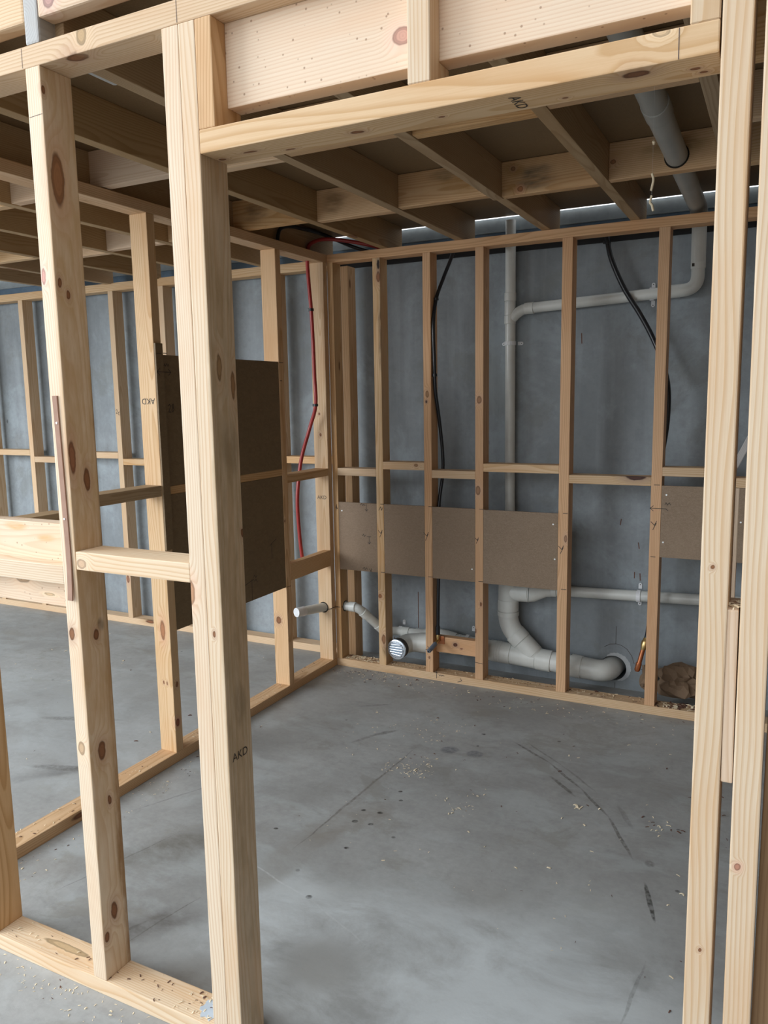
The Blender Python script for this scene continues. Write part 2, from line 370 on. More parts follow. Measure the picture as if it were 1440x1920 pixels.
# ================================================================== SETTING
F = .0  # floor level
def FM(x, y, rx, ry, rot, amt, c, soft): return (x, y, 0, rx, ry, rot, amt, c, soft)
DK, BR, BL = (.10, .095, .085), (.25, .235, .21), (.62, .67, .69)
marks = [FM(-1.25, 2.9, 1.3, .75, .2, .35, (.17, .172, .172), .9), FM(-.95, 1.75, .74, .46, .15, .9, BL, .6), FM(-.45, 1.9, .55, .55, 0, .7, BL, .8), FM(-1.38, 1.9, .2, .28, .3, .5, BL, .6),
         FM(-1.08, 1.70, .17, .15, .4, .75, BR, .7), FM(-1.32, 1.50, .18, .16, .3, .75, BR, .6), FM(-1.45, 2.18, .10, .40, -.15, .75, BR, .6), FM(-1.88, 1.96, .42, .13, .9, .8, (.15, .14, .12), .7), FM(-1.64, 1.63, .24, .08, .8, .85, (.13, .12, .11), .8), FM(-2.15, 1.72, .25, .1, .6, .5, BR, .8),
         FM(-1.33, 2.48, .09, .14, -.2, .6, BR, .7), FM(-.78, 2.2, .13, .12, 0, .4, BR, .7), FM(-3.2, 2.5, 1.2, 1.0, .5, .5, (.48, .52, .54), .8), FM(-2.75, 2.2, .25, .06, .8, .6, (.12, .115, .11), .7),
         FM(-1.45, 2.62, .006, .5, -.06, .8, (.12, .112, .105), .35), FM(-1.44, 2.60, .028, .40, -.06, .35, BR, .5),
         FM(-.30, 2.39, .009, .105, .3, .95, (.06, .06, .055), .3), FM(-.26, 2.03, .03, .05, .3, .5, DK, .6), FM(-.33, 2.60, .02, .025, .4, .6, DK, .5), FM(-1.274, 3.126, .045, .04, .3, .85, (.14, .15, .17), .35), FM(-1.156, 3.132, .045, .035, .3, .85, (.15, .16, .18), .35), FM(-1.62, 3.17, .07, .015, .9, .6, DK, .5)]
def scuff(pts, w, amt, c=DK, soft=.4):
    for (x0, y0), (x1, y1) in zip(pts[:-1], pts[1:]):
        L = math.hypot(x1 - x0, y1 - y0); marks.append(FM((x0 + x1) / 2, (y0 + y1) / 2, w, L * .56, math.atan2(-(x1 - x0), y1 - y0), amt, c, soft))
scuff([(-1.03, 3.323), (-.834, 3.19), (-.655, 3.014), (-.518, 2.852), (-.389, 2.605)], .008, .8)
scuff([(-.98, 3.345), (-.78, 3.19), (-.60, 3.02)], .006, .5); scuff([(-.80, 3.075), (-.665, 2.947)], .010, .85); scuff([(-.50, 2.95), (-.42, 2.80)], .012, .35)
scuff([(-1.66, 1.52), (-1.60, 1.80)], .003, .6, (.12, .115, .10)); scuff([(-1.73, 1.50), (-1.67, 1.64)], .008, .5)
scuff([(-2.05, 1.62), (-1.93, 2.05)], .004, .5); scuff([(-2.2, 2.1), (-2.0, 2.5)], .005, .35); scuff([(-1.60, 2.03), (-1.25, 1.93), (-1.02, 1.83)], .004, .45, (.62, .65, .66))
scuff([(-1.62, 3.2), (-1.72, 3.0)], .012, .45); scuff([(-1.9, 3.4), (-1.75, 3.5)], .010, .4); scuff([(-.27, 2.1), (-.29, 1.85)], .006, .4); scuff([(-3.3, 2.6), (-2.9, 2.75)], .03, .5); scuff([(-2.9, 2.2), (-2.6, 2.3)], .03, .5)
for (x, y, s) in ((-1.378, 2.496, .009), (-1.313, 2.505, .011), (-1.368, 2.411, .011), (-1.307, 2.419, .009), (-1.313, 2.688, .008), (-1.28, 2.623, .008), (-1.313, 2.24, .008), (-1.285, 1.947, .010), (-1.614, 2.242, .008), (-.27, 2.86, .007), (-1.19, 3.35, .009), (-1.17, 3.22, .007)):
    marks.append(FM(x, y, s * 1.3, s, .4, .95, (.035, .033, .03), .45))
MAT['floor'] = concrete('power_floated_concrete', (.37, .375, .365), (.29, .295, .29), (.43, .445, .445), marks)
MAT['wall'] = concrete('grey_precast_concrete', (.28, .315, .340), (.22, .248, .27), (.35, .395, .43), (), streaks=True)
fl = link('floor', bbox(-9, 3.2, -7, 4.21, -.2, 0, bev=0), MAT['floor']); fl.matrix_basis = Matrix.Identity(4)
# keep floor texture coordinates in metres from the world origin
c0 = Vector(((-9 + 3.2) / 2, (-7 + 4.21) / 2, -.1)); fl.data.transform(Matrix.Translation(c0)); tag(fl, kind='structure')

# precast back wall with the drain penetration cut through it
HX, HZ, HR, YW = -.756, .112, .069, 4.21
bm = bmesh.new(); N = 48
def rect(x0, x1, z0, z1, y, flip=False): bm.faces.new([bm.verts.new(q) for q in ((x0, y, z0), (x1, y, z0), (x1, y, z1), (x0, y, z1))])
SQ = HZ; a0, a1, b0, b1 = HX - SQ, HX + SQ, .0, 2 * SQ
for q in ((-9, a0, 0, 2.375), (a1, 3.2, 0, 2.375), (a0, a1, b1, 2.375)): rect(*q, YW)
ci, sq = [], []
for k in range(N):
    an = 2 * math.pi * k / N; c_, s_ = math.cos(an), math.sin(an); ci.append((HX + HR * c_, HZ + HR * s_)); q = SQ / max(abs(c_), abs(s_)); sq.append((HX + q * c_, HZ + q * s_))
vi = [bm.verts.new((x, YW, z)) for x, z in ci]; vo = [bm.verts.new((x, YW, z)) for x, z in sq]; vb = [bm.verts.new((x, YW + .19, z)) for x, z in ci]
for k in range(N):
    j = (k + 1) % N; bm.faces.new((vi[k], vi[j], vo[j], vo[k])); bm.faces.new((vi[k], vb[k], vb[j], vi[j]))
rect(-9, 3.2, 0, 2.375, YW + .19)
bm.faces.new([bm.verts.new(q) for q in ((-9, YW, 2.375), (3.2, YW, 2.375), (3.2, YW + .19, 2.375), (-9, YW + .19, 2.375))])
bw = link('wall_back', bm, MAT['wall'], center=Vector((0, 0, 0)), recalc=False); tag(bw, kind='structure')
rw = link('right_light_blocker', bbox(.85, 1.0, -6.5, 4.205, 0, 6.0, bev=0), MAT['blocker_dark'], center=Vector((0, 0, 0))); tag(rw, kind='structure')  # added unseen wall, made tall and dark to block light from the right
lw = link('wall_left', bbox(-9.2, -9.0, 1.0, 4.205, 0, 2.52, bev=0), MAT['wall'], center=Vector((0, 0, 0))); tag(lw, kind='structure')
cl = link('ceiling', bbox(-9, .845, 1.40, 4.150, 2.520, 2.542, bev=0), MAT['particle'], center=Vector((0, 0, 0))); tag(cl, kind='structure')

# steel edge beam and a black strip painting the shadow line above the concrete wall
sb = empty('steel_edge_beam', (-3, 4.2, 2.40), 'blue-grey steel edge beam running along the top of the concrete wall behind the joist ends', 'steel beam')
link('lower_flange', bbox(-9, .845, 4.196, 4.30, 2.395, 2.452, bev=.002), MAT['steel'], sb)['label'] = 'darker blue lower flange'
link('upper_plate', bbox(-9, .845, 4.206, 4.22, 2.452, 2.5285, bev=.001), MAT['galv'], sb)['label'] = 'pale grey upper plate'
link('lip', bbox(-9, .845, 4.194, 4.207, 2.452, 2.458, bev=.001), MAT['galv'], sb)
tag(link('shadow_strip', prism([(4.1945, 2.346), (4.2095, 2.346), (4.2095, 2.3755), (4.32, 2.3755), (4.32, 2.3945), (4.1945, 2.3945)], YV, ZV, -9, .845, XV), MAT['shadow_black']), 'thin black strip standing in for the shadow along the top edge of the concrete wall', 'shadow strip')

# ================================================================== FRONT WALL FRAME
Y0, Y1 = 1.352, 1.442
fr = empty('timber_wall_frame', (-1.0, 1.397, 0), 'pale pine wall frame in the foreground with studs, doorway header and bottom plate', 'wall frame')
def ft(name, x0, x1, z0, z1, ax, tint='pale', y0=Y0, y1=Y1, **k): return timber(name, (x0, x1, y0, y1, z0, z1), ax, tint, fr, **k)
ft('bottom_plate', -2.6, -1.0975, 0, .045, 'X', 'pale', knots=[((-1.75, 1.40, .045), (.09, .012), (.62, .44, .25))])
ft('top_plate', -2.6, .75, 2.341, 2.388, 'X', 'cream', knots=[((-1.439, 1.367, 2.341), (.030, .016)), ((-1.408, 1.352, 2.374), (.016, .020), (.5, .34, .18)), ((-1.20, 1.39, 2.341), (.012, .012), (.45, .4, .3))])
ft('stud', -2.03, -1.985, .045, 2.341, 'Z', 'tan')
X = -1.543
sa = ft('stud', -1.590, -1.543, .045, 2.341, 'Z', 'pale', shear=(-.002, 0), knots=[((X, 1.382, 2.10), (.062, .019), (.36, .17, .08)), ((X, 1.365, 1.864), (.012, .006)), ((X, 1.388, 1.838), (.011, .006)), ((X, 1.405, 1.392), (.03, .010)), ((X, 1.365, 1.45), (.042, .010), (.34, .15, .08)),
   ((X, 1.400, .994), (.016, .009)), ((X, 1.392, .683), (.026, .013)), ((X, 1.395, .226), (.026, .012)), ((X, 1.365, .167), (.016, .009)), ((X, 1.405, .539), (.014, .006)), ((-1.576, Y0, 1.005), (.017, .010)), ((-1.572, Y0, .70), (.020, .012), (.6, .42, .26)), ((-1.58, Y0, 1.88), (.02, .007), (.66, .36, .30)), ((X, 1.358, 2.29), (.009, .006))],
   stains=[((X, 1.442, .62), (.75, .026, .03), (.33, .145, .035)), ((X, 1.444, .35), (.5, .020, .03), (.16, .075, .025)), ((X + .004, 1.40, 1.5), (1.7, .2, .017), (.56, .37, .19)), ((X, 1.418, 1.02), (.022, .014, .01), (.02, .022, .025)), ((X, 1.444, 1.35), (.7, .008, .02), (.20, .10, .03)), ((X, 1.43, .46), (.25, .016, .02), (.30, .16, .06))])
m1 = ft('stud', -1.183, -1.1395, .0, 2.341, 'Z', 'pale', knots=[((-1.183, Y0, 1.15), (.030, .013), (.55, .3, .17))])
m2 = ft('stud', -1.1390, -1.0970, .0, 2.341, 'Z', 'pale', knots=[((-1.097, 1.382, 1.652), (.030, .009), (.40, .25, .13)), ((-1.097, 1.428, 1.615), (.032, .008), (.36, .2, .1)), ((-1.097, 1.44, 1.28), (.01, .006)), ((-1.12, Y0, 1.06), (.008, .004))],
   stains=[((-1.097, 1.41, 1.47), (.07, .04, .01), (.12, .095, .06)), ((-1.097, 1.40, .88), (.06, .03, .01), (.12, .095, .06)), ((-1.097, 1.39, 1.2), (1.5, .08, .01), (.42, .31, .185))])
m2['label'] = 'inner stud of the doubled pair with grey-brown weathered side'
ft('jack_stud', -1.0965, -1.056, 2.131, 2.341, 'Z', 'tan')
L = [(Y0, 2.131), (Y1, 2.131), (Y1, 2.177), (1.396, 2.177), (1.396, 2.341), (Y0, 2.341)]
for (x0, x1) in ((-.626, -.582), (-.155, -.1125)):
    bm = prism([(p[0], p[1]) for p in L], YV, ZV, x0, x1, XV); bmesh.ops.bevel(bm, geom=bm.edges[:], offset=.002, segments=1, affect='EDGES')
    link('jack_stud', bm, wood('pale'), fr, Vector(((x0 + x1) / 2, 1.397, 2.24)), 'Z')
hd = ft('header', -1.0965, -.1125, 2.084, 2.131, 'X', 'cream', knots=[((-.753, 1.396, 2.084), (.015, .008)), ((-.236, 1.376, 2.084), (.022, .013), (.2, .09, .045)), ((-1.0, 1.393, 2.084), (.018, .005)), ((-.196, Y0, 2.129), (.014, .008), (.7, .5, .3)), ((-.36, 1.42, 2.084), (.006, .004)), ((-.92, 1.42, 2.084), (.012, .004)), ((-.15, 1.40, 2.084), (.008, .005)), ((-.14, 1.42, 2.084), (.007, .005)), ((-1.08, 1.405, 2.084), (.009, .006)), ((-.58, 1.40, 2.084), (.006, .004))])
ft('lintel', -1.056, -.1125, 2.1775, 2.341, 'X', 'board', y0=1.3965, knots=[((-.655, 1.3965, 2.235), (.020, .016), (.62, .36, .28))], label='deep pinkish lintel board behind the short jack studs')
ft('stud', -.110, -.0665, .0, 2.56, 'Z', 'pale', shear=(.004, -.001), knots=[((-.09, Y0, 1.30), (.004, .003)), ((-.083, Y0, .62), (.004, .003))])
ft('stud', -.049, -.006, .0, 2.56, 'Z', 'pale', shear=(.010, -.005), knots=[((-.03, Y0, .79), (.007, .005), (.5, .25, .17))])
ft('packer_block', -.0665, -.0485, .935, 1.232, 'Z', 'rose', y0=Y0 + .002, y1=Y1, shear=(.003, .0), label='short pinkish packer block wedged between the two right studs')
ft('stud', .002, .047, .0, 2.56, 'Z', 'dark', y0=1.385, y1=1.475, label='stud set back at the right edge, its shade put into a darker brown')  # recessed and unlit, so its shade is put into the darker tint
ft('nogging', -1.543, -1.183, 1.173, 1.219, 'X', 'pale', knots=[((-1.525, Y0, 1.190), (.016, .013), (.66, .46, .3))])
ft('nogging', -1.985, -1.590, 1.131, 1.179, 'X', 'pale', y1=1.3965)
ft('backing_board', -1.985, -1.590, 1.057, 1.276, 'X', 'board', y0=1.397, knots=[((-1.80, 1.397, 1.128), (.034, .022), (.66, .45, .28)), ((-1.70, 1.397, 1.085), (.02, .004), (.7, .5, .3))],
   stains=[((-1.81, 1.397, 1.262), (.05, .02, .012), (.75, .36, .12)), ((-1.70, 1.397, 1.235), (.04, .02, .012), (.74, .42, .2))], label='wide backing board on edge behind the left nogging')
stamp('AKD', (-1.097, 1.394, .761), YV, ZV, .028, fr); stamp('AKD', (-.437, 1.400, 2.084), YV, XV, .029, fr)
# sawn line marks on the header and plates
for (x, z0, z1) in ((-.170, 2.084, 2.131), (-1.597, 2.343, 2.387), (-1.14, 2.343, 2.387)): strokes('pencil_mark', (x, Y0, z0), XV, ZV, [[(0, .001), (0, z1 - z0 - .002)]], .0012, fr, MAT['pencil'])
strokes('pencil_mark', (-1.59, Y0, 2.235), XV, ZV, [[(.003, 0), (.045, .002)]], .001, fr, MAT['pencil'])
# fibre strip on the left stud, its lower end curling away
bm = bmesh.new(); rows = []
for i in range(13):
    k = i / 12; z = 1.600 - .505 * k; cv = .006 * max(0, (k - .72) / .28) ** 2
    x = -1.5780 + .0075 * (k ** 1.5) + (.002 * math.sin(k * 3)); w = .0155; y = Y0 - .0005 - cv
    rows.append([bm.verts.new(q) for q in ((x, y - .004, z), (x + w, y - .004, z), (x + w, y, z), (x, y, z))])
for a, b in zip(rows[:-1], rows[1:]):
    for k in range(4): bm.faces.new((a[k], a[(k + 1) % 4], b[(k + 1) % 4], b[k]))
bm.faces.new(rows[0]); bm.faces.new(rows[-1][::-1])
fs = empty('fibre_strip', (-1.57, Y0, 1.1), 'narrow reddish-brown fibre strip nailed to the front of the left foreground stud', 'packing strip')
link('strip', bm, MAT['fibre'], fs)
for z, x in ((1.535, -1.568), (1.30, -1.5665)): link('nail_head', tube([(x, Y0 - .0060, z), (x, Y0 - .0040, z)], .0028, 10), MAT['nail'], fs)

# ================================================================== SIDE WALL FRAME (between the two rooms)
sx0, sx1 = -2.41, -2.32
sf = empty('timber_wall_frame', (-2.365, 2.7, 0), 'side wall frame running back to the corner, holding the dark hardboard sheets', 'wall frame')
def st(name, y0, y1, z0, z1, ax, tint='tan', x0=sx0, x1=sx1, **k): return timber(name, (x0, x1, y0, y1, z0, z1), ax, tint, sf, **k)
st('bottom_plate', 1.445, 4.003, 0, .045, 'Y', 'tan')
st('top_plate', 1.445, 4.003, 2.335, 2.380, 'Y', 'tan')
s1 = st('stud', 2.505, 2.550, .045, 2.335, 'Z', 'cream', knots=[((-2.360, 2.505, .60), (.045, .014), (.38, .17, .08)), ((-2.372, 2.505, .362), (.008, .004)), ((-2.352, 2.505, .362), (.008, .004)), ((-2.32, 2.531, .352), (.013, .008)), ((-2.32, 2.522, .18), (.018, .012), (.3, .1, .06))])
st('stud', 3.405, 3.450, .045, 2.335, 'Z', 'tan', knots=[((-2.378, 3.405, .405), (.020, .016)), ((-2.32, 3.41, .95), (.008, .005))])
st('stud', 3.868, 3.9125, .045, 2.335, 'Z', 'cream', knots=[((-2.37, 3.868, 1.5), (.008, .006)), ((-2.365, 3.868, 1.38), (.01, .006))])
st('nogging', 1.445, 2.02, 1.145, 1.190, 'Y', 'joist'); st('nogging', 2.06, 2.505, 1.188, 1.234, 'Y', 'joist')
st('nogging', 2.550, 3.405, 1.190, 1.225, 'Y', 'tan'); st('nogging', 3.450, 3.868, 1.146, 1.188, 'Y', 'tan')
st('nogging', 3.450, 3.868, .617, .710, 'Y', 'tan', x0=-2.365)
stamp('AKD', (-2.365, 2.505, 1.586), -XV, -ZV, .035, sf); stamp('AKD', (-2.367, 3.868, 1.018), XV, ZV, .03, sf)
strokes('pencil_mark', (-2.32, 3.41, 0), YV, ZV, [[(0, 1.772), (.035, 1.772)], [(0, 1.68), (.02, 1.68)], [(0, .592), (.035, .592)]], .003, sf, MAT['ink'])
def panel(name, x0, x1, y0, y1, z0, z1, m, label, group=None):
    return tag(link('hardboard_sheet', bbox(x0, x1, y0, y1, z0, z1, bev=.0012), m), label, 'hardboard sheet', group)
def nails(e, pts, yf):
    for x, z in pts: link('nail_head', tube([(x, yf - .0012, z), (x, yf + .001, z)], .0042, 10), MAT['nail'], e)
pu = panel('hardboard_panel', -2.331, -2.322, 2.5515, 3.4045, 1.226, 1.776, MAT['panel_dark'], 'dark brown hardboard sheet in the side wall, above the mid-height nogging')
pl = panel('hardboard_panel', -2.331, -2.322, 2.5515, 3.4045, .592, 1.189, MAT['panel_dark'], 'dark brown hardboard sheet in the side wall, below the mid-height nogging')
ps = panel('hardboard_strip', -2.3195, -2.311, 2.506, 2.549, .955, 1.822, MAT['panel_dark'], 'narrow dark hardboard strip lining the side of the nearest side wall stud')
strokes('handwriting', (-2.322, 2.575, 1.535), YV, ZV, [[(0, .03), (.008, .036), (.014, .028), (.001, .004), (.016, .003)], [(.03, .036), (.022, .03), (.034, .014), (.026, .003), (.020, .012), (.034, .028), (.03, .036)]], .0035, pu, MAT['ink'])
strokes('handwriting', (-2.322, 2.552, 1.705), YV, ZV, [[(0, 0), (.05, 0)], [(.035, .013), (.05, 0), (.035, -.013)], [(.01, .025), (.016, .035), (.02, .025), (.028, .036), (.034, .024), (.04, .034)], [(.01, .078), (.03, .078)]], .003, pu, MAT['ink'])
strokes('handwriting', (-2.311, 2.507, 1.705), YV, ZV, [[(.001, 0), (.04, 0)], [(.016, .014), (.001, 0), (.016, -.014)], [(.002, .075), (.03, .075)]], .003, ps, MAT['ink'])
strokes('handwriting', (-2.322, 3.05, .592), YV, ZV, [[(0, .09), (.07, .105)], [(.055, .105), (.055, 0)], [(.07, .115), (.08, .125), (.09, .11), (.10, .12)], [(.075, .095), (.09, .10), (.1, .085)], [(.22, .25), (.25, .265), (.28, .275)], [(.235, .26), (.235, .18)]], .003, pl, MAT['ink'])

# ================================================================== BACK WALL FRAME
B0, B1 = 3.913, 4.003
bf = empty('timber_wall_frame', (-1.2, 3.958, 0), 'back wall frame of reddish-tan studs standing in front of the grey pipes', 'wall frame')
def bt(name, x0, x1, z0, z1, ax, tint='pink', y0=B0, y1=B1, **k): return timber(name, (x0, x1, y0, y1, z0, z1), ax, tint, bf, **k)
bt('bottom_plate', -2.3195, .75, 0, .045, 'X', 'cream'); bt('top_plate', -2.3195, .75, 2.335, 2.380, 'X', 'pink')
bt('stud', -2.3195, -2.284, .045, 2.335, 'Z', 'tan')
bt('stud', -2.034, -1.989, .045, 2.335, 'Z', 'cream', knots=[((-2.0, B0, 2.235), (.03, .012), (.3, .13, .06)), ((-1.998, B0, 2.30), (.025, .007), (.03, .015, .01)), ((-2.022, B0, .454), (.013, .012), (.36, .15, .06)), ((-2.003, B0, .20), (.03, .012), (.3, .15, .07))], stains=[((-1.995, B0, .13), (.06, .02, .02), (.12, .07, .03)), ((-1.99, B0, 1.95), (.25, .006, .02), (.06, .03, .015))])
bt('stud', -1.737, -1.692, .045, 2.335, 'Z', 'pink', knots=[((-1.72, B0, 1.56), (.008, .006), (.04, .02, .02)), ((-1.715, B0, 1.6), (.02, .01), (.36, .2, .1)), ((-1.715, B0, .13), (.008, .006), (.3, .15, .08))])
bt('stud', -1.442, -1.397, .045, 2.335, 'Z', 'pink', knots=[((-1.42, B0, 1.565), (.02, .014), (.36, .19, .1)), ((-1.425, B0, 1.089), (.025, .014), (.36, .2, .11)), ((-1.440, B0, .319), (.014, .006)), ((-1.41, B0, .47), (.012, .006))])
bt('stud', -.995, -.944, .045, 2.335, 'Z', 'pink', knots=[((-.955, B0, .86), (.02, .008), (.38, .22, .13))])
bt('stud', -.549, -.500, .045, 2.335, 'Z', 'pink')
bt('stud', -.099, -.054, .045, 2.335, 'Z', 'pink'); bt('stud', .351, .396, .045, 2.335, 'Z', 'pink')
bt('short_stud', -.186, -.161, .045, 1.148, 'Z', 'rose', y1=3.958)
for (x0, x1, z) in ((-2.284, -2.034, 1.145), (-1.989, -1.737, 1.188), (-1.692, -1.442, 1.148), (-1.397, -.995, 1.190), (-.944, -.549, 1.144), (-.500, -.186, 1.193), (-.186, -.099, 1.149), (-.054, .351, 1.19)):
    kn = [((-.62, B0, z + .045), (.05, .02), (.09, .04, .03))] if z == 1.144 else ([((-1.785, B0, z + .026), (.012, .008), (.36, .2, .1))] if z == 1.188 else [])
    bt('nogging', x0, x1, z, z + (.043 if z != 1.149 else .045), 'X', 'cream', knots=kn)
bt('nogging', -1.692, -1.442, .155, .245, 'X', 'pink', y0=3.957, y1=4.002, knots=[((-1.575, 3.957, .208), (.013, .011), (.13, .05, .03)), ((-1.54, 3.957, .19), (.009, .004), (.3, .13, .07))], label='low nogging on edge carrying the water tap fitting')
tk = []
for x in (-2.009, -1.712, -1.418, -.97): tk += [[(x, .990), (x + .022, .990)], [(x - .004, .596), (x + .022, .596)]]
tk += [[(-.535, 1.150), (-.51, 1.150)], [(-.54, .80), (-.52, .80)], [(-1.737, .175), (-1.70, .170)], [(-1.44, .14), (-1.40, .137)]]
strokes('pencil_mark', (0, B0, 0), XV, ZV, tk, .003, bf, MAT['ink'])
xs = []
for (x, z, s) in ((-2.01, .822, .016), (-1.725, .825, .018), (-1.43, .821, .012), (-.975, .804, .016), (-.528, .955, .016)):
    xs += [[(x - s, z + s), (x, z), (x + s * .6, z + s * 1.2)], [(x - s * .4, z - s * 1.4), (x + s * .5, z + s * .6)]]
xs += [[(-2.02, .955), (-2.008, .975), (-2.002, .955), (-1.996, .97)], [(-2.30, .94), (-2.295, .975), (-2.302, .955), (-2.29, .95), (-2.297, .965)], [(-1.725, .195), (-1.718, .182), (-1.711, .19), (-1.706, .18)], [(-1.672, .052), (-1.672, .015)], [(-1.679, .044), (-1.672, .052), (-1.665, .044)], [(-1.658, .038), (-1.652, .032), (-1.646, .038), (-1.64, .032), (-1.634, .038), (-1.626, .034)], [(-1.545, .012), (-1.52, .022), (-1.53, .034)]]
strokes('handwriting', (0, B0, 0), XV, ZV, xs, .003, bf, MAT['ink'])
strokes('handwriting', (-.55, B0, 1.037), XV, ZV, [[(0, 0), (.05, 0)], [(.014, .012), (0, 0), (.014, -.012)]], .0028, bf, MAT['ink'])
bays = [(-2.2835, -2.0345, .592, .991, 'panel', 'nearest the corner, pencilled with small arrows'), (-1.9885, -1.7375, .592, .991, 'panel', 'second from the corner'),
        (-1.6915, -1.4425, .590, .990, 'panel', 'third from the corner, above the tap'), (-1.3965, -.9955, .588, .988, 'panel_pebble', 'widest one, above the drain bend'), (-.4995, -.12, .800, 1.148, 'panel_pebble', 'rightmost, set higher than the others')]
pans = []
for (x0, x1, z0, z1, m, l) in bays:
    pans.append(panel('hardboard_panel', x0, x1, B0 + .001, B0 + .010, z0, z1, MAT[m], 'brown hardboard sheet in the back wall, ' + l, 'brown sheets fixed between the back wall studs'))
nails(pans[0], [(-2.262, .94)], B0 + .001); nails(pans[3], [(-1.021, .931), (-1.01, .75)], B0 + .001); nails(pans[2], [(-1.46, .66)], B0 + .001); nails(pans[4], [(-.478, 1.104), (-.486, .874), (-.15, .99)], B0 + .001)
strokes('handwriting', (-2.13, B0 + .001, .98), XV, ZV, [[(-.01, 0), (0, .008), (.006, -.004), (.014, .006), (.02, -.004)], [(.03, .005), (.03, -.035)], [(.022, -.024), (.03, -.035), (.04, -.024)],
    [(0, -.18), (.008, -.17), (.014, -.184), (.022, -.174)], [(.03, -.182), (.055, -.182)], [(.044, -.182), (.044, -.225)], [(.036, -.214), (.044, -.225), (.054, -.212)], [(.0, -.372), (.01, -.364), (.014, -.378), (.024, -.366), (.03, -.376)], [(.04, -.37), (.052, -.386), (.056, -.368)]], .0026, pans[0], MAT['ink'])
strokes('handwriting', (-.498, B0 + .001, 1.037), XV, ZV, [[(0, 0), (.02, .0), (.03, -.01)], [(.015, .02), (.02, .03), (.026, .018), (.034, .03), (.04, .02)]], .0028, pans[4], MAT['ink'])
tag(timber('diagonal_brace', (-.21, .20, 3.985, 3.999, 0, 0.03), 'X', 'grey'), 'thin grey diagonal brace seen through the slot between the right foreground studs', 'brace')
br = bpy.data.objects['diagonal_brace']; br.matrix_basis = Matrix.Translation((-.02, 4.02, 1.62)) @ Matrix.Rotation(-1.15, 4, 'Y') @ Matrix.Diagonal((2.2, 1, 1, 1))

# ================================================================== LEFT ROOM BACK WALL FRAME
lf = empty('timber_wall_frame', (-4, 4.12, 0), 'left room wall frame standing tight against the bright blue-grey concrete', 'wall frame')
def lt(name, x0, x1, z0, z1, ax, tint='cream', y0=4.075, y1=4.165, **k): return timber(name, (x0, x1, y0, y1, z0, z1), ax, tint, lf, **k)
lt('bottom_plate', -7.0, -2.40, 0, .045, 'X'); lt('top_plate', -7.0, -2.40, 2.336, 2.388, 'X')
sx = [-5.515, -5.055, -4.61, -4.158, -3.712, -3.262, -2.812]
for i, x in enumerate(sx): lt('stud', x, x + .045, .045, 2.336, 'Z', knots=[((x + .02, 4.075, .33), (.03, .014), (.3, .14, .08)), ((x + .045, 4.13, .42), (.05, .02), (.33, .17, .09))] if i == 3 else [])
for a, b, z in ((-5.47, -5.055, 1.199), (-5.01, -4.61, 1.150), (-4.565, -4.158, 1.193), (-4.113, -3.712, 1.150), (-3.667, -3.262, 1.193), (-3.217, -2.812, 1.15), (-2.767, -2.40, 1.193)): lt('nogging', a, b, z, z + .043, 'X', 'cream' if b < -2.5 else 'tan')
timber('stud', (-2.315, -2.268, 4.055, 4.145, 0, 2.336), 'Z', 'tan', lf)
strokes('handwriting', (-4.15, 4.075, 1.50), XV, ZV, [[(.002, .03), (.01, .036), (.014, .026), (.002, .008), (.016, .008)], [(.02, .014), (.03, .02), (.02, .0), (.034, -.002)]], .003, lf, MAT['ink'])

# ================================================================== CEILING JOIST FRAME
cf = empty('joist_frame', (-2, 2.8, 2.38), 'overhead timber frame of parallel joists with short blocking pieces between them', 'ceiling frame')
JZ0, JZ1 = 2.3885, 2.5195
JX = [-4.60, -4.165, -3.74, -3.30, -2.87, -2.43, -1.985, -1.555, -1.112, -.680, -.237, .20]
for i, x in enumerate(JX):
    z0 = 2.381
    if x == -1.112:
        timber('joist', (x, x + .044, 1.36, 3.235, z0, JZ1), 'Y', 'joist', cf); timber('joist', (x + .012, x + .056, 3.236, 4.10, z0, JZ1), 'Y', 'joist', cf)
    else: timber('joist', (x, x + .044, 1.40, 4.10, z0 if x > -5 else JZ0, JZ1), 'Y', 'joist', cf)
def blk(i, y, j=None, tint='tan', z0=2.384, knots=(), stains=(), name='blocking'):
    x0 = JX[i] + (.0445 if i != 8 else .0445); x1 = JX[i + 1] - .0005
    return timber(name, (x0, x1, y, y + .044, z0, JZ1 - .001), 'X', tint, cf, knots=knots, stains=stains)
blk(4, 2.285, tint='rose'); blk(5, 2.286, tint='rose', knots=[((-2.07, 2.286, 2.45), (.014, .01), (.4, .16, .1))]); blk(6, 2.330, tint='cream'); blk(7, 2.290); blk(8, 2.335); blk(9, 2.288); blk(10, 2.232)
blk(3, 2.30, tint='cream'); blk(2, 2.33, tint='cream'); blk(1, 2.30, tint='cream')
kA = dict(stains=[((-.93, 3.206, 2.445), (.10, .02, .05), (.10, .085, .06)), ((-1.02, 3.206, 2.41), (.04, .02, .03), (.42, .22, .06)), ((-1.02, 3.206, 2.48), (.05, .02, .03), (.35, .19, .06))], knots=[((-.99, 3.206, 2.405), (.012, .011), (.42, .18, .08)), ((-1.02, 3.206, 2.487), (.010, .008), (.3, .16, .08))])
blk(8, 3.206, **kA); blk(7, 3.155, stains=[((-1.2, 3.155, 2.45), (.14, .02, .05), (.40, .22, .07)), ((-1.3, 3.155, 2.49), (.1, .02, .03), (.2, .14, .07))]); blk(6, 3.197, stains=[((-1.85, 3.197, 2.46), (.08, .02, .05), (.22, .13, .06))]); blk(5, 3.16, stains=[((-2.25, 3.16, 2.46), (.1, .02, .05), (.2, .12, .06))])
blk(9, 3.175, knots=[((-.62, 3.175, 2.448), (.012, .009), (.4, .2, .1))], stains=[((-.40, 3.175, 2.47), (.16, .02, .04), (.3, .2, .08))]); blk(10, 3.20, tint='cream'); blk(10, 2.70, tint='cream')
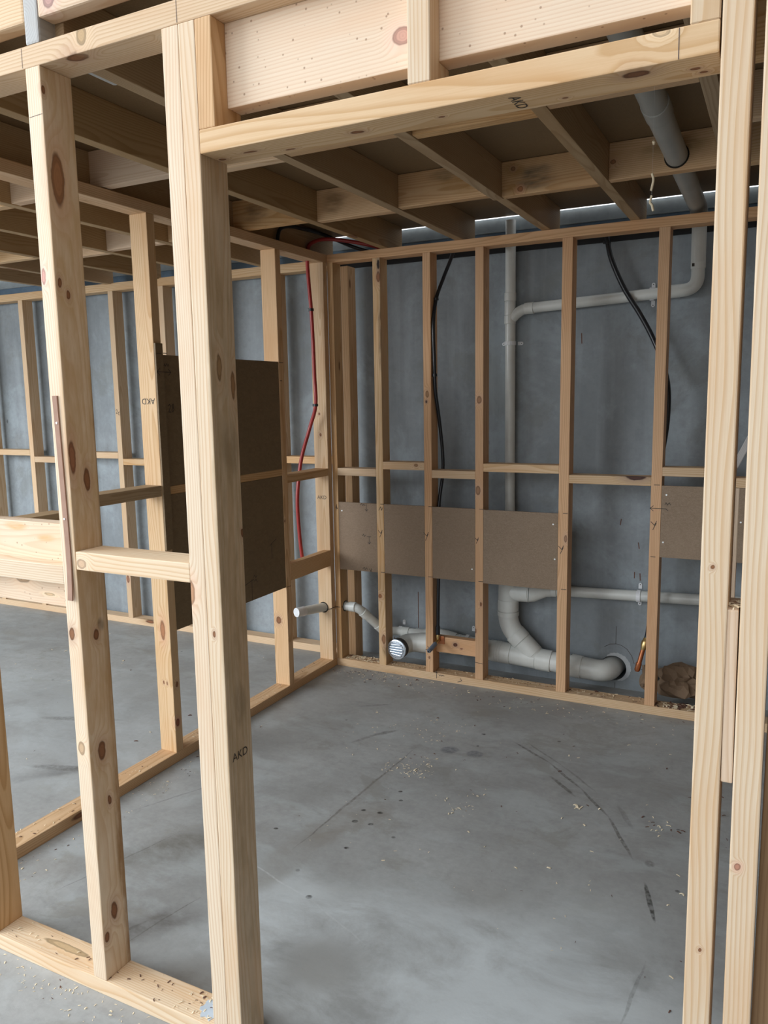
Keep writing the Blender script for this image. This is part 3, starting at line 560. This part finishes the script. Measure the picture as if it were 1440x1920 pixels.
blk(4, 3.2, tint='cream'); blk(3, 3.205, tint='rose'); blk(2, 3.255, tint='cream'); blk(1, 3.15, tint='cream'); blk(0, 3.15, tint='cream')
# rim pieces standing on the foreground top plate
timber('joist', (-1.582, -1.538, Y0, 1.62, 2.3885, 2.62), 'Y', 'grey', cf, bev=.005, label='grey weathered joist end on the foreground top plate')
timber('rim_board', (-1.5375, .75, Y0 + .001, Y0 + .046, 2.439, 2.62), 'X', 'rose', cf, bev=.006, knots=[((-1.50, Y0, 2.47), (.018, .02), (.5, .3, .26))])
timber('rim_board', (-2.6, -1.5825, Y0 + .001, Y0 + .046, 2.438, 2.62), 'X', 'cream', cf, bev=.006)

# ================================================================== DRAINAGE PIPES
P1 = .055
dr = empty('drain_pipework', (-1.3, 4.12, .1), 'grey plastic drain pipework behind the back wall studs, elbowing into the concrete near the floor', 'drain pipes')
def on(a, b, x): return a + (b - a) * ((x - a.x) / (b.x - a.x))
def pp(name, path, r, seg=28, m='pvc', label=None, parent=None):
    o = sm(link(name, tube(path, r, seg), MAT[m], parent or dr))
    if label: o['label'] = label
    return o
def sock(parent, a, b, r, th, m='pvc', name='socket'): return sm(link(name, collar(bmesh.new(), a, b, r, th), MAT[m], parent))
d0, d1 = Vector((-1.62, 4.115, .163)), Vector((-.935, 4.12, .124))
run = pp('drain_pipe', [d0, d1], P1, 32, label='large drain pipe along the floor')
sock(run, on(d0, d1, -1.425), on(d0, d1, -1.30), P1, .005)
for x in (-1.39, -1.375, -1.36): sock(run, on(d0, d1, x), on(d0, d1, x + .006), P1 + .005, .0015, name='rib')
wye = sock(dr, on(d0, d1, -1.2995), on(d0, d1, -1.1555), P1, .0025, name='junction'); sock(wye, on(d0, d1, -1.155), on(d0, d1, -1.07), P1, .005)
o_ = Vector((-1.150, 4.12, .140)); v = (Vector((-1.322, 4.12, .305)) - o_).normalized()
ris = pp('riser', fillet([o_, (-1.322, 4.12, .305), (-1.322, 4.12, .60)], .07, 10), P1, 32, label='large riser bending up from the junction')
sock(ris, (-1.322, 4.12, .365), (-1.322, 4.12, .394), P1, .005); sock(ris, (-1.322, 4.12, .395), (-1.322, 4.12, .46), P1, .0035)
sock(ris, o_ + v * .127, o_ + v * .185, P1, .0045); sock(ris, o_ + v * .03, o_ + v * .1265, P1, .002)
elb = pp('elbow', fillet([(-.955, 4.12, .126), (-.775, 4.12, .112), (-.762, 4.30, .110)], .13, 14), P1 + .003, 32, label='elbow entering the concrete wall')
sock(elb, (-.965, 4.12, .1265), (-.905, 4.12, .122), P1 + .002, .005)
tee = pp('tee', [(-1.322, 4.12, .505), (-1.195, 4.12, .508)], P1 - .004); sock(tee, (-1.262, 4.12, .5065), (-1.20, 4.12, .508), P1 - .005, .0035)
pp('reducer', [(-1.197, 4.12, .508), (-1.180, 4.122, .508), (-1.115, 4.14, .519), (-1.09, 4.145, .520)], [P1 - .003, P1 - .006, .031, .031])
iel = pp('inspection_elbow', fillet([(-1.60, 4.115, .160), (-1.92, 4.075, .146), (-1.932, 3.975, .140)], .075, 12), P1, 32)
sock(iel, (-1.85, 4.084, .149), (-1.78, 4.092, .152), P1, .004); sock(iel, (-1.66, 4.107, .157), (-1.60, 4.115, .160), P1, .004)
ax = Vector((-.06, -1, -.03)).normalized(); cc = Vector((-1.932, 3.975, .140))
rr_ = sm(link('rubber_ring', tube([cc - ax * .004, cc + ax * .028], P1 + .004, 32), MAT['rubber'], dr)); rr_['label'] = 'black rubber ring'
cap = sm(link('inspection_cap', tube([cc + ax * .028, cc + ax * .037, cc + ax * .040], [P1 + .004, P1 + .004, P1 - .002], 36), MAT['chrome'], dr)); cap['label'] = 'bright ribbed metal inspection cap'
u = ax.cross(ZV).normalized(); w = u.cross(ax).normalized()
for k, hw in ((-.030, .030), (-.015, .040), (0, .042), (.015, .040), (.030, .030)):
    c_ = cc + ax * .0415 + w * k; sm(link('rib', tube([c_ - u * hw + w * k * .1, c_ + u * hw - w * k * .1], .0032, 8), MAT['chrome'], cap))
    c_ = c_ + w * .0065 - ax * .0008; link('groove', tube([c_ - u * hw * .9, c_ + u * hw * .9], .0014, 6), MAT['steel'], cap)
bm = bmesh.new()
for k in range(26):
    if k % 13 in (5, 6, 12): continue
    an = 2 * math.pi * k / 26; c_ = cc + ax * .0412 + (u * math.cos(an) + w * math.sin(an)) * .0475; d_ = (-u * math.sin(an) + w * math.cos(an)) * (.0034 if k % 3 else .0015)
    tube([c_ - d_, c_ + d_], .0012, 6, bm)
tag(link('cast_marking', bm, MAT['ink'], cap), kind='stuff')
# waste pipe through the corner studs
pw = fillet([(-2.440, 3.675, .372), (-2.372, 3.88, .362), (-2.362, 3.962, .358), (-2.285, 3.965, .356), (-2.205, 3.972, .354), (-2.09, 4.10, .185), (-2.03, 4.150, .182), (-1.90, 4.155, .180)], [.03, .04, .02, .045, .05, .02], 8)
ws = pp('waste_pipe', pw, .0265, 24, label='narrow waste pipe through the corner studs')
o_ = Vector((-2.205, 3.972, .354)); v = Vector((-2.09, 4.10, .185)) - o_
sock(ws, (-2.255, 3.968, .355), (-2.215, 3.971, .354), .0265, .003); sock(ws, o_ + v * .17, o_ + v * .34, .0265, .003); sock(ws, o_ + v * .72, o_ + v * .92, .0265, .003); sock(ws, (-2.0, 4.151, .181), (-1.95, 4.153, .180), .0265, .004)
dd = (Vector((-2.372, 3.88, .362)) - Vector((-2.440, 3.675, .372))).normalized(); e_ = Vector((-2.440, 3.675, .372))
mo = sm(link('pipe_mouth', tube([e_ - dd * .002, e_ + dd * .052, e_ + dd * .058], [.0268, .0285, .0268], 24), MAT['clip'], ws)); mo['label'] = 'paler bell end'
pp('waste_reducer', [(-1.91, 4.155, .180), (-1.86, 4.150, .182), (-1.79, 4.13, .188), (-1.70, 4.12, .18), (-1.64, 4.118, .168)], [.029, .031, .047, .053, .055])
for (p, a, P_) in (((-2.376, 3.8675, .362), YV, sf), ((-2.2835, 3.965, .356), XV, bf)):
    p = Vector(p); link('bored_hole', tube([p - a * .0005, p + a * .0006], .0325, 24), MAT['hole'], P_)
sm(tag(link('tie_wire', tube(smoothpath([(-2.345, 3.866, .352), (-2.325, 3.862, .360), (-2.312, 3.905, .362), (-2.295, 3.911, .361), (-2.279, 3.925, .36)], 5), .0018, 6), MAT['black']), 'thin dark tie wire crossing the corner studs beside the open waste pipe', 'wire'))
ve = pp('vent_pipe', [(-1.322, 4.150, .58), (-1.332, 4.165, 1.2), (-1.336, 4.165, 2.50)], .0275, 24, label='tall narrow vertical vent pipe')
sock(ve, (-1.336, 4.165, 2.085), (-1.336, 4.165, 2.13), .0275, .0035); sock(ve, (-1.336, 4.165, 1.965), (-1.336, 4.165, 2.01), .0275, .0035); sock(ve, (-1.336, 4.165, 2.0105), (-1.336, 4.165, 2.0845), .0275, .002)
up = pp('upper_branch_pipe', fillet([(-1.336, 4.165, 1.985), (-1.275, 4.165, 2.040), (-.50, 4.155, 2.074)], .04, 8), .0275, 24, label='narrow horizontal pipe from the tee near the ceiling')
sock(up, (-1.255, 4.165, 2.041), (-1.205, 4.164, 2.043), .0275, .003)
ue = pp('upper_elbow', fillet([(-.53, 4.155, 2.073), (-.398, 4.15, 2.078), (-.398, 4.14, 2.22)], .07, 12), .031, 26)
sock(ue, (-.532, 4.155, 2.073), (-.475, 4.154, 2.075), .030, .002); sock(ue, (-.398, 4.145, 2.17), (-.398, 4.14, 2.22), .031, .003)
dp = pp('drop_pipe', [(-.398, 4.14, 2.20), (-.398, 4.12, 2.40)], .0335, 26)
link('sticker', bbox(-.424, -.412, 4.112, 4.1135, 2.178, 2.193, bev=0), MAT['ink'], dp)
cpp = pp('ceiling_pipe', fillet([(-.398, 4.12, 2.38), (-.398, 4.06, 2.432), (-.386, 1.50, 2.452)], .05, 10), .039, 30, 'pvc_worn', 'duller grey length running forward between the joists')
sock(cpp, (-.3905, 2.60, 2.4435), (-.3912, 2.71, 2.4427), .039, .0035, 'pvc_worn')
link('bored_hole', tube([(-.3935, 3.1742, 2.4375), (-.3935, 3.1748, 2.4375)], .044, 28), MAT['hole'], cf)
lo_ = pp('lower_branch_pipe', [(-1.10, 4.145, .521), (-1.0, 4.165, .524), (.6, 4.165, .575)], .0285, 24, label='narrow horizontal pipe below the panels')
sock(lo_, (-1.115, 4.145, .520), (-1.06, 4.153, .522), .0285, .003)
# pipe clips
def clip(x, z, r, vertical, label, top=True, y=4.165):
    e = empty('pipe_clip', (x, 4.2, z), label, 'pipe clip', 'white saddle clips holding the grey pipes')
    u, v = (ZV, XV) if vertical else (XV, ZV)
    c0 = Vector((x, y, z)); bm = bmesh.new(); path = []
    for k in range(13):
        an = math.pi * k / 12; path.append(c0 + v * math.cos(an) * (r + .0025) - YV * math.sin(an) * (r + .0025))
    for a, b in zip(path[:-1], path[1:]):
        n = (a + b) / 2 - c0; n.normalize(); q = [a - u * .010, a + u * .010, b + u * .010, b - u * .010]
        V = [bm.verts.new(p) for p in q] + [bm.verts.new(p + n * .002) for p in q]
        for f in ((3, 2, 1, 0), (4, 5, 6, 7), (0, 1, 5, 4), (1, 2, 6, 5), (2, 3, 7, 6), (3, 0, 4, 7)): bm.faces.new([V[i] for i in f])
    link('strap', bm, MAT['clip'], e)
    for s in (1, -1):
        c1 = c0 + v * s * (r + .023); c1.y = YW - .002
        bm = bmesh.new(); pp = [c1 - v * s * .022 + u * .009] + [c1 + u * .009 * math.cos(a) + v * s * .009 * math.sin(a) for a in (0, .6, 1.2, 1.9, 2.5, 3.14)] + [c1 - v * s * .022 - u * .009]
        A = [bm.verts.new(p - YV * .002) for p in pp]; B = [bm.verts.new(p + YV * .0015) for p in pp]; n = len(pp)
        bm.faces.new(A); bm.faces.new(B[::-1])
        for i in range(n): bm.faces.new((A[i], A[(i + 1) % n], B[(i + 1) % n], B[i]))
        link('lug', bm, MAT['clip'], e); link('screw', tube([c1 - YV * .0045, c1 - YV * .0015], .0025, 8), MAT['ink'], e)
clip(-1.334, 1.864, .0275, True, 'white saddle clip wrapped around the tall vertical vent pipe')
clip(-.609, 2.070, .0275, False, 'white saddle clip on the upper branch pipe, behind the sloping black cable')
clip(-.628, .536, .0285, False, 'white saddle clip on the low branch pipe, above the copper stub')
clip(-2.010, .181, .0265, False, 'white saddle clip on the waste pipe above the bright inspection cap', y=4.16)
clip(-1.560, .165, P1, False, 'white saddle clip peeking above the low nogging beside the tap fitting', y=4.12)
# broken-out rim around the wall penetration
bm = bmesh.new(); vi = []; vo_ = []
for k in range(41):
    an = math.radians(-70 + 190 * k / 40); j = .004 * math.sin(k * 2.3) + .003 * math.sin(k * 5.1); vi.append(bm.verts.new((HX + (HR - .001) * math.cos(an), YW - .0015, HZ + (HR - .001) * math.sin(an)))); q = HR + .004 + j * .35 + .020 * max(0, math.sin(math.pi * k / 40)) ** .7; vo_.append(bm.verts.new((HX + q * math.cos(an), YW - .0005, HZ + q * math.sin(an))))
for k in range(40): bm.faces.new((vi[k], vi[k + 1], vo_[k + 1], vo_[k]))
tag(link('grout_patch', bm, MAT['patch']), 'rough pale grout ring around the hole where the drain enters the concrete wall', 'grout')
strokes('set_out_mark', (HX + .01, YW, 0), XV, ZV, [[(0, .25), (0, .345)], [(0, .0), (.0, .03)], [(-.06, .225), (-.03, .243), (0, .248), (.03, .243), (.06, .225), (.085, .19), (.098, .15)], [(.11, .125), (.38, .108)]], .0025, bw, MAT['ink'])
strokes('set_out_mark', (0, YW, 0), XV, ZV, [[(-1.915, .20), (-1.915, .42)], [(-2.17, .17), (-2.06, .162)], [(-2.08, .12), (-2.075, .08)], [(-.64, .78), (-.645, .81)], [(-.66, .62), (-.66, .65)], [(-.63, .61), (-.632, .645)], [(-.57, .72), (-.572, .75)], [(-.74, .90), (-.735, .93)], [(-2.16, 1.07), (-2.155, 1.10)], [(-1.83, 1.08), (-1.83, 1.14)], [(-.96, 1.85), (-.962, 1.90)], [(-.12, 1.55), (-.10, 1.60)]], .005, bw, MAT['shav_dark'])

# ================================================================== WATER AND ELECTRICAL
def cable(name, pts, r, m, label, cat='cable'):
    return tag(sm(link(name, tube(smoothpath(pts, 8), r, 14), MAT[m])), label, cat)
cable('red_conduit', [(-2.02, 4.05, 2.4), (-2.1, 3.99, 2.425), (-2.22, 3.96, 2.452), (-2.32, 3.91, 2.463), (-2.36, 3.84, 2.44), (-2.371, 3.8, 2.4), (-2.376, 3.799, 2.319), (-2.368, 3.799, 2.181), (-2.36, 3.799, 2.073), (-2.354, 3.799, 1.895), (-2.351, 3.799, 1.718), (-2.349, 3.799, 1.55), (-2.4, 3.81, 1.42), (-2.43, 3.77, 1.27), (-2.437, 3.74, 1.15), (-2.44, 3.72, 1.0), (-2.438, 3.73, 0.8), (-2.43, 3.74, 0.66)], .0105, 'red', 'red plastic conduit hanging in the corner and arching over the top plate', 'conduit')
def cclip(p, d, r, label):
    e = empty('cable_clip', p, label, 'cable clip', 'black clips on the conduits'); p, d = Vector(p), Vector(d).normalized()
    sm(link('band', tube([p - d * .007, p + d * .007], r + .004, 12), MAT['black'], e)); s = d.cross(YV).normalized()
    link('tab', bbox(p.x - .021, p.x - .008, p.y - .006, p.y + .008, p.z - .006, p.z + .007, bev=.001), MAT['black'], e)
cclip((-2.360, 3.799, 2.073), (0.03, 0, 1), .0105, 'upper black clip on the red conduit'); cclip((-2.349, 3.799, 1.550), (0, 0, 1), .0105, 'lower black clip on the red conduit')
c1 = [(-1.600, 4.03, 2.40), (-1.612, 4.02, 2.325), (-1.652, 4.0, 2.214), (-1.681, 3.965, 2.10), (-1.681, 3.925, 1.965), (-1.680, 3.93, 1.80), (-1.680, 3.935, 1.70), (-1.680, 3.945, 1.61), (-1.679, 3.995, 1.452), (-1.672, 4.02, 1.28), (-1.672, 4.02, 1.16), (-1.680, 3.985, 1.0), (-1.676, 3.96, .80), (-1.672, 3.95, .60), (-1.672, 3.942, .45), (-1.674, 3.94, .265)]
cable('water_pipe', c1, .0095, 'black', 'thin black water pipe hanging behind the studs down to the tap fitting', 'water pipe')
for p, l in (((-1.681, 3.965, 2.10), 'black clip near the top of the left black water pipe'), ((-1.680, 3.935, 1.70), 'black clip halfway up the left black water pipe')): cclip(p, (-.1, 0, 1), .0095, l)
cable('water_pipe', [(-.835, 4.13, 2.42), (-.822, 4.12, 2.335), (-.798, 4.115, 2.24), (-.735, 4.115, 2.10), (-.655, 4.115, 1.97), (-.590, 4.11, 1.85), (-.535, 4.09, 1.72), (-.505, 4.06, 1.60), (-.503, 4.05, 1.45), (-.520, 4.05, 1.30), (-.548, 4.05, 1.10), (-.552, 4.05, .80), (-.553, 4.05, .50), (-.560, 4.05, .385), (-.566, 4.045, .345)], .0125, 'black', 'thick black pipe sloping across the upper right bays down to the copper stub', 'water pipe')
cclip((-.822, 4.12, 2.33), (.05, 0, 1), .0125, 'black clip at the top of the sloping black pipe')
cable('black_cable', [(-2.366, 3.50, 2.384), (-2.368, 3.51, 2.42), (-2.370, 3.54, 2.46), (-2.370, 3.63, 2.487), (-2.368, 3.78, 2.497), (-2.362, 3.92, 2.50), (-2.30, 3.99, 2.47), (-2.20, 4.02, 2.425), (-2.12, 4.05, 2.40)], .010, 'black', 'dark cable looping over the side wall top plate beneath the red conduit')
#cable('black_cable', [(-2.73, 4.19, 2.3), (-2.745, 4.19, 1.6), (-2.752, 4.19, 1.0), (-2.75, 4.19, .9)], .010, 'black', 'short dark cable just visible beside the second side wall stud')

tp = empty('tap_fitting', (-1.68, 3.9, .2), 'brass and grey tap fitting at the foot of the left black water pipe', 'tap fitting')
sm(link('sleeve', tube([(-1.674, 3.94, .31), (-1.674, 3.94, .262)], .0125, 14), MAT['black'], tp))
sm(link('brass_body', tube([(-1.674, 3.94, .264), (-1.674, 3.94, .250), (-1.674, 3.94, .232), (-1.674, 3.935, .222)], [.008, .0115, .0085, .010], 14), MAT['brass'], tp))
link('wall_plate', bbox(-1.676, -1.640, 3.950, 3.957, .205, .250, bev=.002), MAT['copper'], tp)
sm(link('spigot', tube([(-1.673, 3.945, .228), (-1.675, 3.90, .216)], .0105, 16), MAT['brass'], tp))
sm(link('grey_plug', tube([(-1.675, 3.905, .217), (-1.679, 3.845, .202), (-1.6795, 3.84, .201), (-1.681, 3.822, .197)], [.0125, .0125, .0095, .0095], 18), MAT['grey_fit'], tp)); sm(link('plug_flange', tube([(-1.6805, 3.834, .1995), (-1.681, 3.828, .198)], .0125, 18), MAT['grey_fit'], tp))
link('bore', tube([(-1.6811, 3.8219, .197), (-1.6812, 3.8212, .197)], .0055, 14), MAT['hole'], tp)
cs = empty('copper_stub', (-.59, 4.02, .15), 'short copper pipe stub with brass coupling below the sloping black pipe', 'copper pipe')
sm(link('coupling', tube([(-.566, 4.045, .350), (-.569, 4.04, .335), (-.570, 4.04, .332), (-.574, 4.035, .312), (-.577, 4.03, .30), (-.580, 4.03, .292)], [.013, .0165, .019, .019, .014, .012], 16), MAT['brass'], cs))
sm(link('pipe', tube([(-.578, 4.03, .298), (-.598, 4.02, .205)], .0115, 16), MAT['copper'], cs)); sm(link('stop_end', tube([(-.595, 4.022, .222), (-.603, 4.018, .185), (-.604, 4.018, .178)], [.0145, .0145, .010], 16), MAT['copper'], cs))

# crumpled brown paper bag resting on the plate at the right
def crumple(cx, cy, cz, rx, ry, rz, seed, sub=3):
    from mathutils import noise
    bm = bmesh.new(); bmesh.ops.create_icosphere(bm, subdivisions=sub, radius=1.12)
    for v in bm.verts:
        p = v.co.copy(); n1 = noise.noise(p * 1.6 + Vector((seed, 0, 0))); c1_ = noise.voronoi(p * 2.6 + Vector((seed, 2, 1)))[0]
        k = 1 + .4 * n1 - .75 * (c1_[1] - c1_[0]) + .28 * noise.noise(p * 5)
        v.co = Vector((cx + p.x * rx * k, cy + p.y * ry * k, max(cz + p.z * rz * k, .047)))
    return bm
tag(link('paper_bag', crumple(-.412, 4.095, .125, .12, .065, .088, 3.1), MAT['paper']), 'crumpled brown paper bag resting on the back wall bottom plate at the right', 'paper bag')
tag(link('paper_scrap', crumple(-.565, 4.13, .11, .035, .028, .075, 8.4, 3), MAT['paper']), 'torn twist of dark brown paper hanging under the copper stub', 'paper scrap')

# ================================================================== SHAVINGS AND SAWDUST
rnd = random.Random(11)
def chip(bm, x, y, z, L, w, a, curl=.3, mi=0):
    d = Vector((math.cos(a), math.sin(a), 0)); s = Vector((-d.y, d.x, 0)) * w / 2; prev = None; n = 4; p = Vector((x, y, z)); ang = a; h = w * .25
    for k in range(n + 1):
        zz = z + abs(math.sin(k / n * math.pi)) * L * .18 * curl
        q = [bm.verts.new(Vector((p.x, p.y, zz)) - s), bm.verts.new(Vector((p.x, p.y, zz)) + s), bm.verts.new(Vector((p.x, p.y, zz + h)) + s), bm.verts.new(Vector((p.x, p.y, zz + h)) - s)]
        if prev:
            for i in range(4): bm.faces.new((prev[i], prev[(i + 1) % 4], q[(i + 1) % 4], q[i])).material_index = mi
        else: bm.faces.new(q[::-1]).material_index = mi
        prev = q; ang += curl * rnd.uniform(-.2, .6); d = Vector((math.cos(ang), math.sin(ang), 0)); s = Vector((-d.y, d.x, 0)) * w / 2; p = p + d * L / n
    bm.faces.new(prev).material_index = mi
def scatter(name, label, regs, z=.0006, cat='wood shavings'):
    bm = bmesh.new()
    for (x0, x1, y0, y1, n, L, dark) in regs:
        for _ in range(n):
            x = rnd.uniform(x0, x1); y = rnd.uniform(y0, y1)
            l = L * rnd.uniform(.35, 1.5); chip(bm, x, y, z, l, max(.0012, l * rnd.uniform(.12, .4)), rnd.uniform(0, 6.28), rnd.uniform(0, 1.2), 1 if rnd.random() < dark else 0)
    return tag(link(name, bm, [MAT['shav'], MAT['shav_dark']]), label, cat, kind='stuff')
def cl_(x, y, r, n, L=.008, dark=.1): return (x - r, x + r, y - r, y + r, n, L, dark)
scatter('floor_shavings', 'fine pale wood shavings and dark splinters sprinkled over the concrete floor', [(-2.2, -.2, 3.70, 3.90, 150, .010, .35), (-1.6, -.9, 2.2, 3.6, 45, .008, .3), cl_(-1.371, 2.914, .10, 60), cl_(-1.299, 2.866, .05, 22, .010, 0), cl_(-1.046, 2.656, .05, 14), cl_(-1.359, 3.30, .12, 30),
    cl_(-.629, 2.856, .012, 3, .02, 0), cl_(-.324, 2.84, .07, 18, .012, .25), cl_(-.561, 2.237, .2, 8), cl_(-1.054, 2.733, .08, 10), cl_(-1.55, 3.15, .25, 40), (-2.30, -1.7, 3.78, 3.905, 120, .008, .5), (-.9, -.15, 2.0, 3.6, 40, .010, .4), (-4.5, -2.6, 1.9, 3.9, 60, .012, .35), (-2.31, -2.18, 1.6, 3.0, 120, .007, .2), (-2.0, -1.15, 1.26, 1.345, 140, .006, .1), (-.25, .0, 1.7, 3.4, 25, .012, .4)])
scatter('plate_shavings', 'heap of sawdust and shavings lying on the back wall bottom plate', [(-2.27, -2.04, 3.925, 4.0, 330, .010, .25), (-1.98, -1.74, 3.93, 4.0, 90, .008, .3), (-1.68, -1.45, 3.93, 4.0, 40, .008, .3), (-1.39, -1.0, 3.93, 4.0, 60, .008, .3), (-.94, -.55, 3.93, 4.0, 60, .012, .5), (-.49, -.15, 3.92, 4.0, 110, .022, .45)], z=.0462)
scatter('plate_shavings', 'pale shavings and red-brown flakes on the foreground bottom plate', [(-1.98, -1.20, 1.36, 1.435, 45, .008, .5), (-1.32, -1.20, 1.36, 1.435, 50, .008, .2)], z=.0462)
scatter('plate_shavings', 'sawdust scattered along the side wall bottom plate', [(-2.405, -2.325, 1.5, 3.8, 130, .008, .3)], z=.0462)
scatter('packer_shavings', 'curly shavings piled on top of the pinkish packer block', [(-.064, -.050, 1.36, 1.42, 30, .010, .2)], z=1.2335)
# pale sealant splash where the plate meets the doubled studs
rg = []
for k in range(26):
    an = 2 * math.pi * k / 26; q = 1 + .14 * math.sin(k * 1.9) + .10 * math.sin(k * 4.3); rg.append((min(-1.222 + .034 * q * math.cos(an), -1.184), 1.400 + .034 * q * math.sin(an)))
tag(link('sealant_splash', prism(rg, XV, YV, .0452, .0462, ZV), plain('pale_blue_sealant', (.52, .60, .68), .5)), 'pale blue-grey sealant splash on the bottom plate beside the doubled studs', 'sealant')
# shavings caught on a cobweb under the joists
web = [[(-.347, 2.3, 2.246), (-.343, 2.3, 2.243), (-.345, 2.3, 2.238)], [(-.346, 2.3, 2.165), (-.342, 2.3, 2.150), (-.344, 2.3, 2.135), (-.347, 2.3, 2.121)], [(-.345, 2.3, 2.108), (-.349, 2.3, 2.092), (-.344, 2.3, 2.084), (-.340, 2.3, 2.068)]]
for pts, l in zip(web, ('tiny pale shaving, topmost of three hanging from a cobweb under the ceiling', 'long pale shaving, middle of three hanging from a cobweb under the ceiling', 'forked pale shaving, lowest of three hanging from a cobweb under the ceiling')):
    tag(link('wood_shaving', tube(smoothpath(pts, 4), .0032, 6), MAT['shav']), l, 'wood shaving', 'shavings hanging from a cobweb')
tag(link('cobweb_thread', tube([(-.346, 2.3, 2.384), (-.345, 2.3, 2.07)], .00012, 4), MAT['clip']), 'fine cobweb thread that holds three pale shavings below a joist block', 'cobweb')
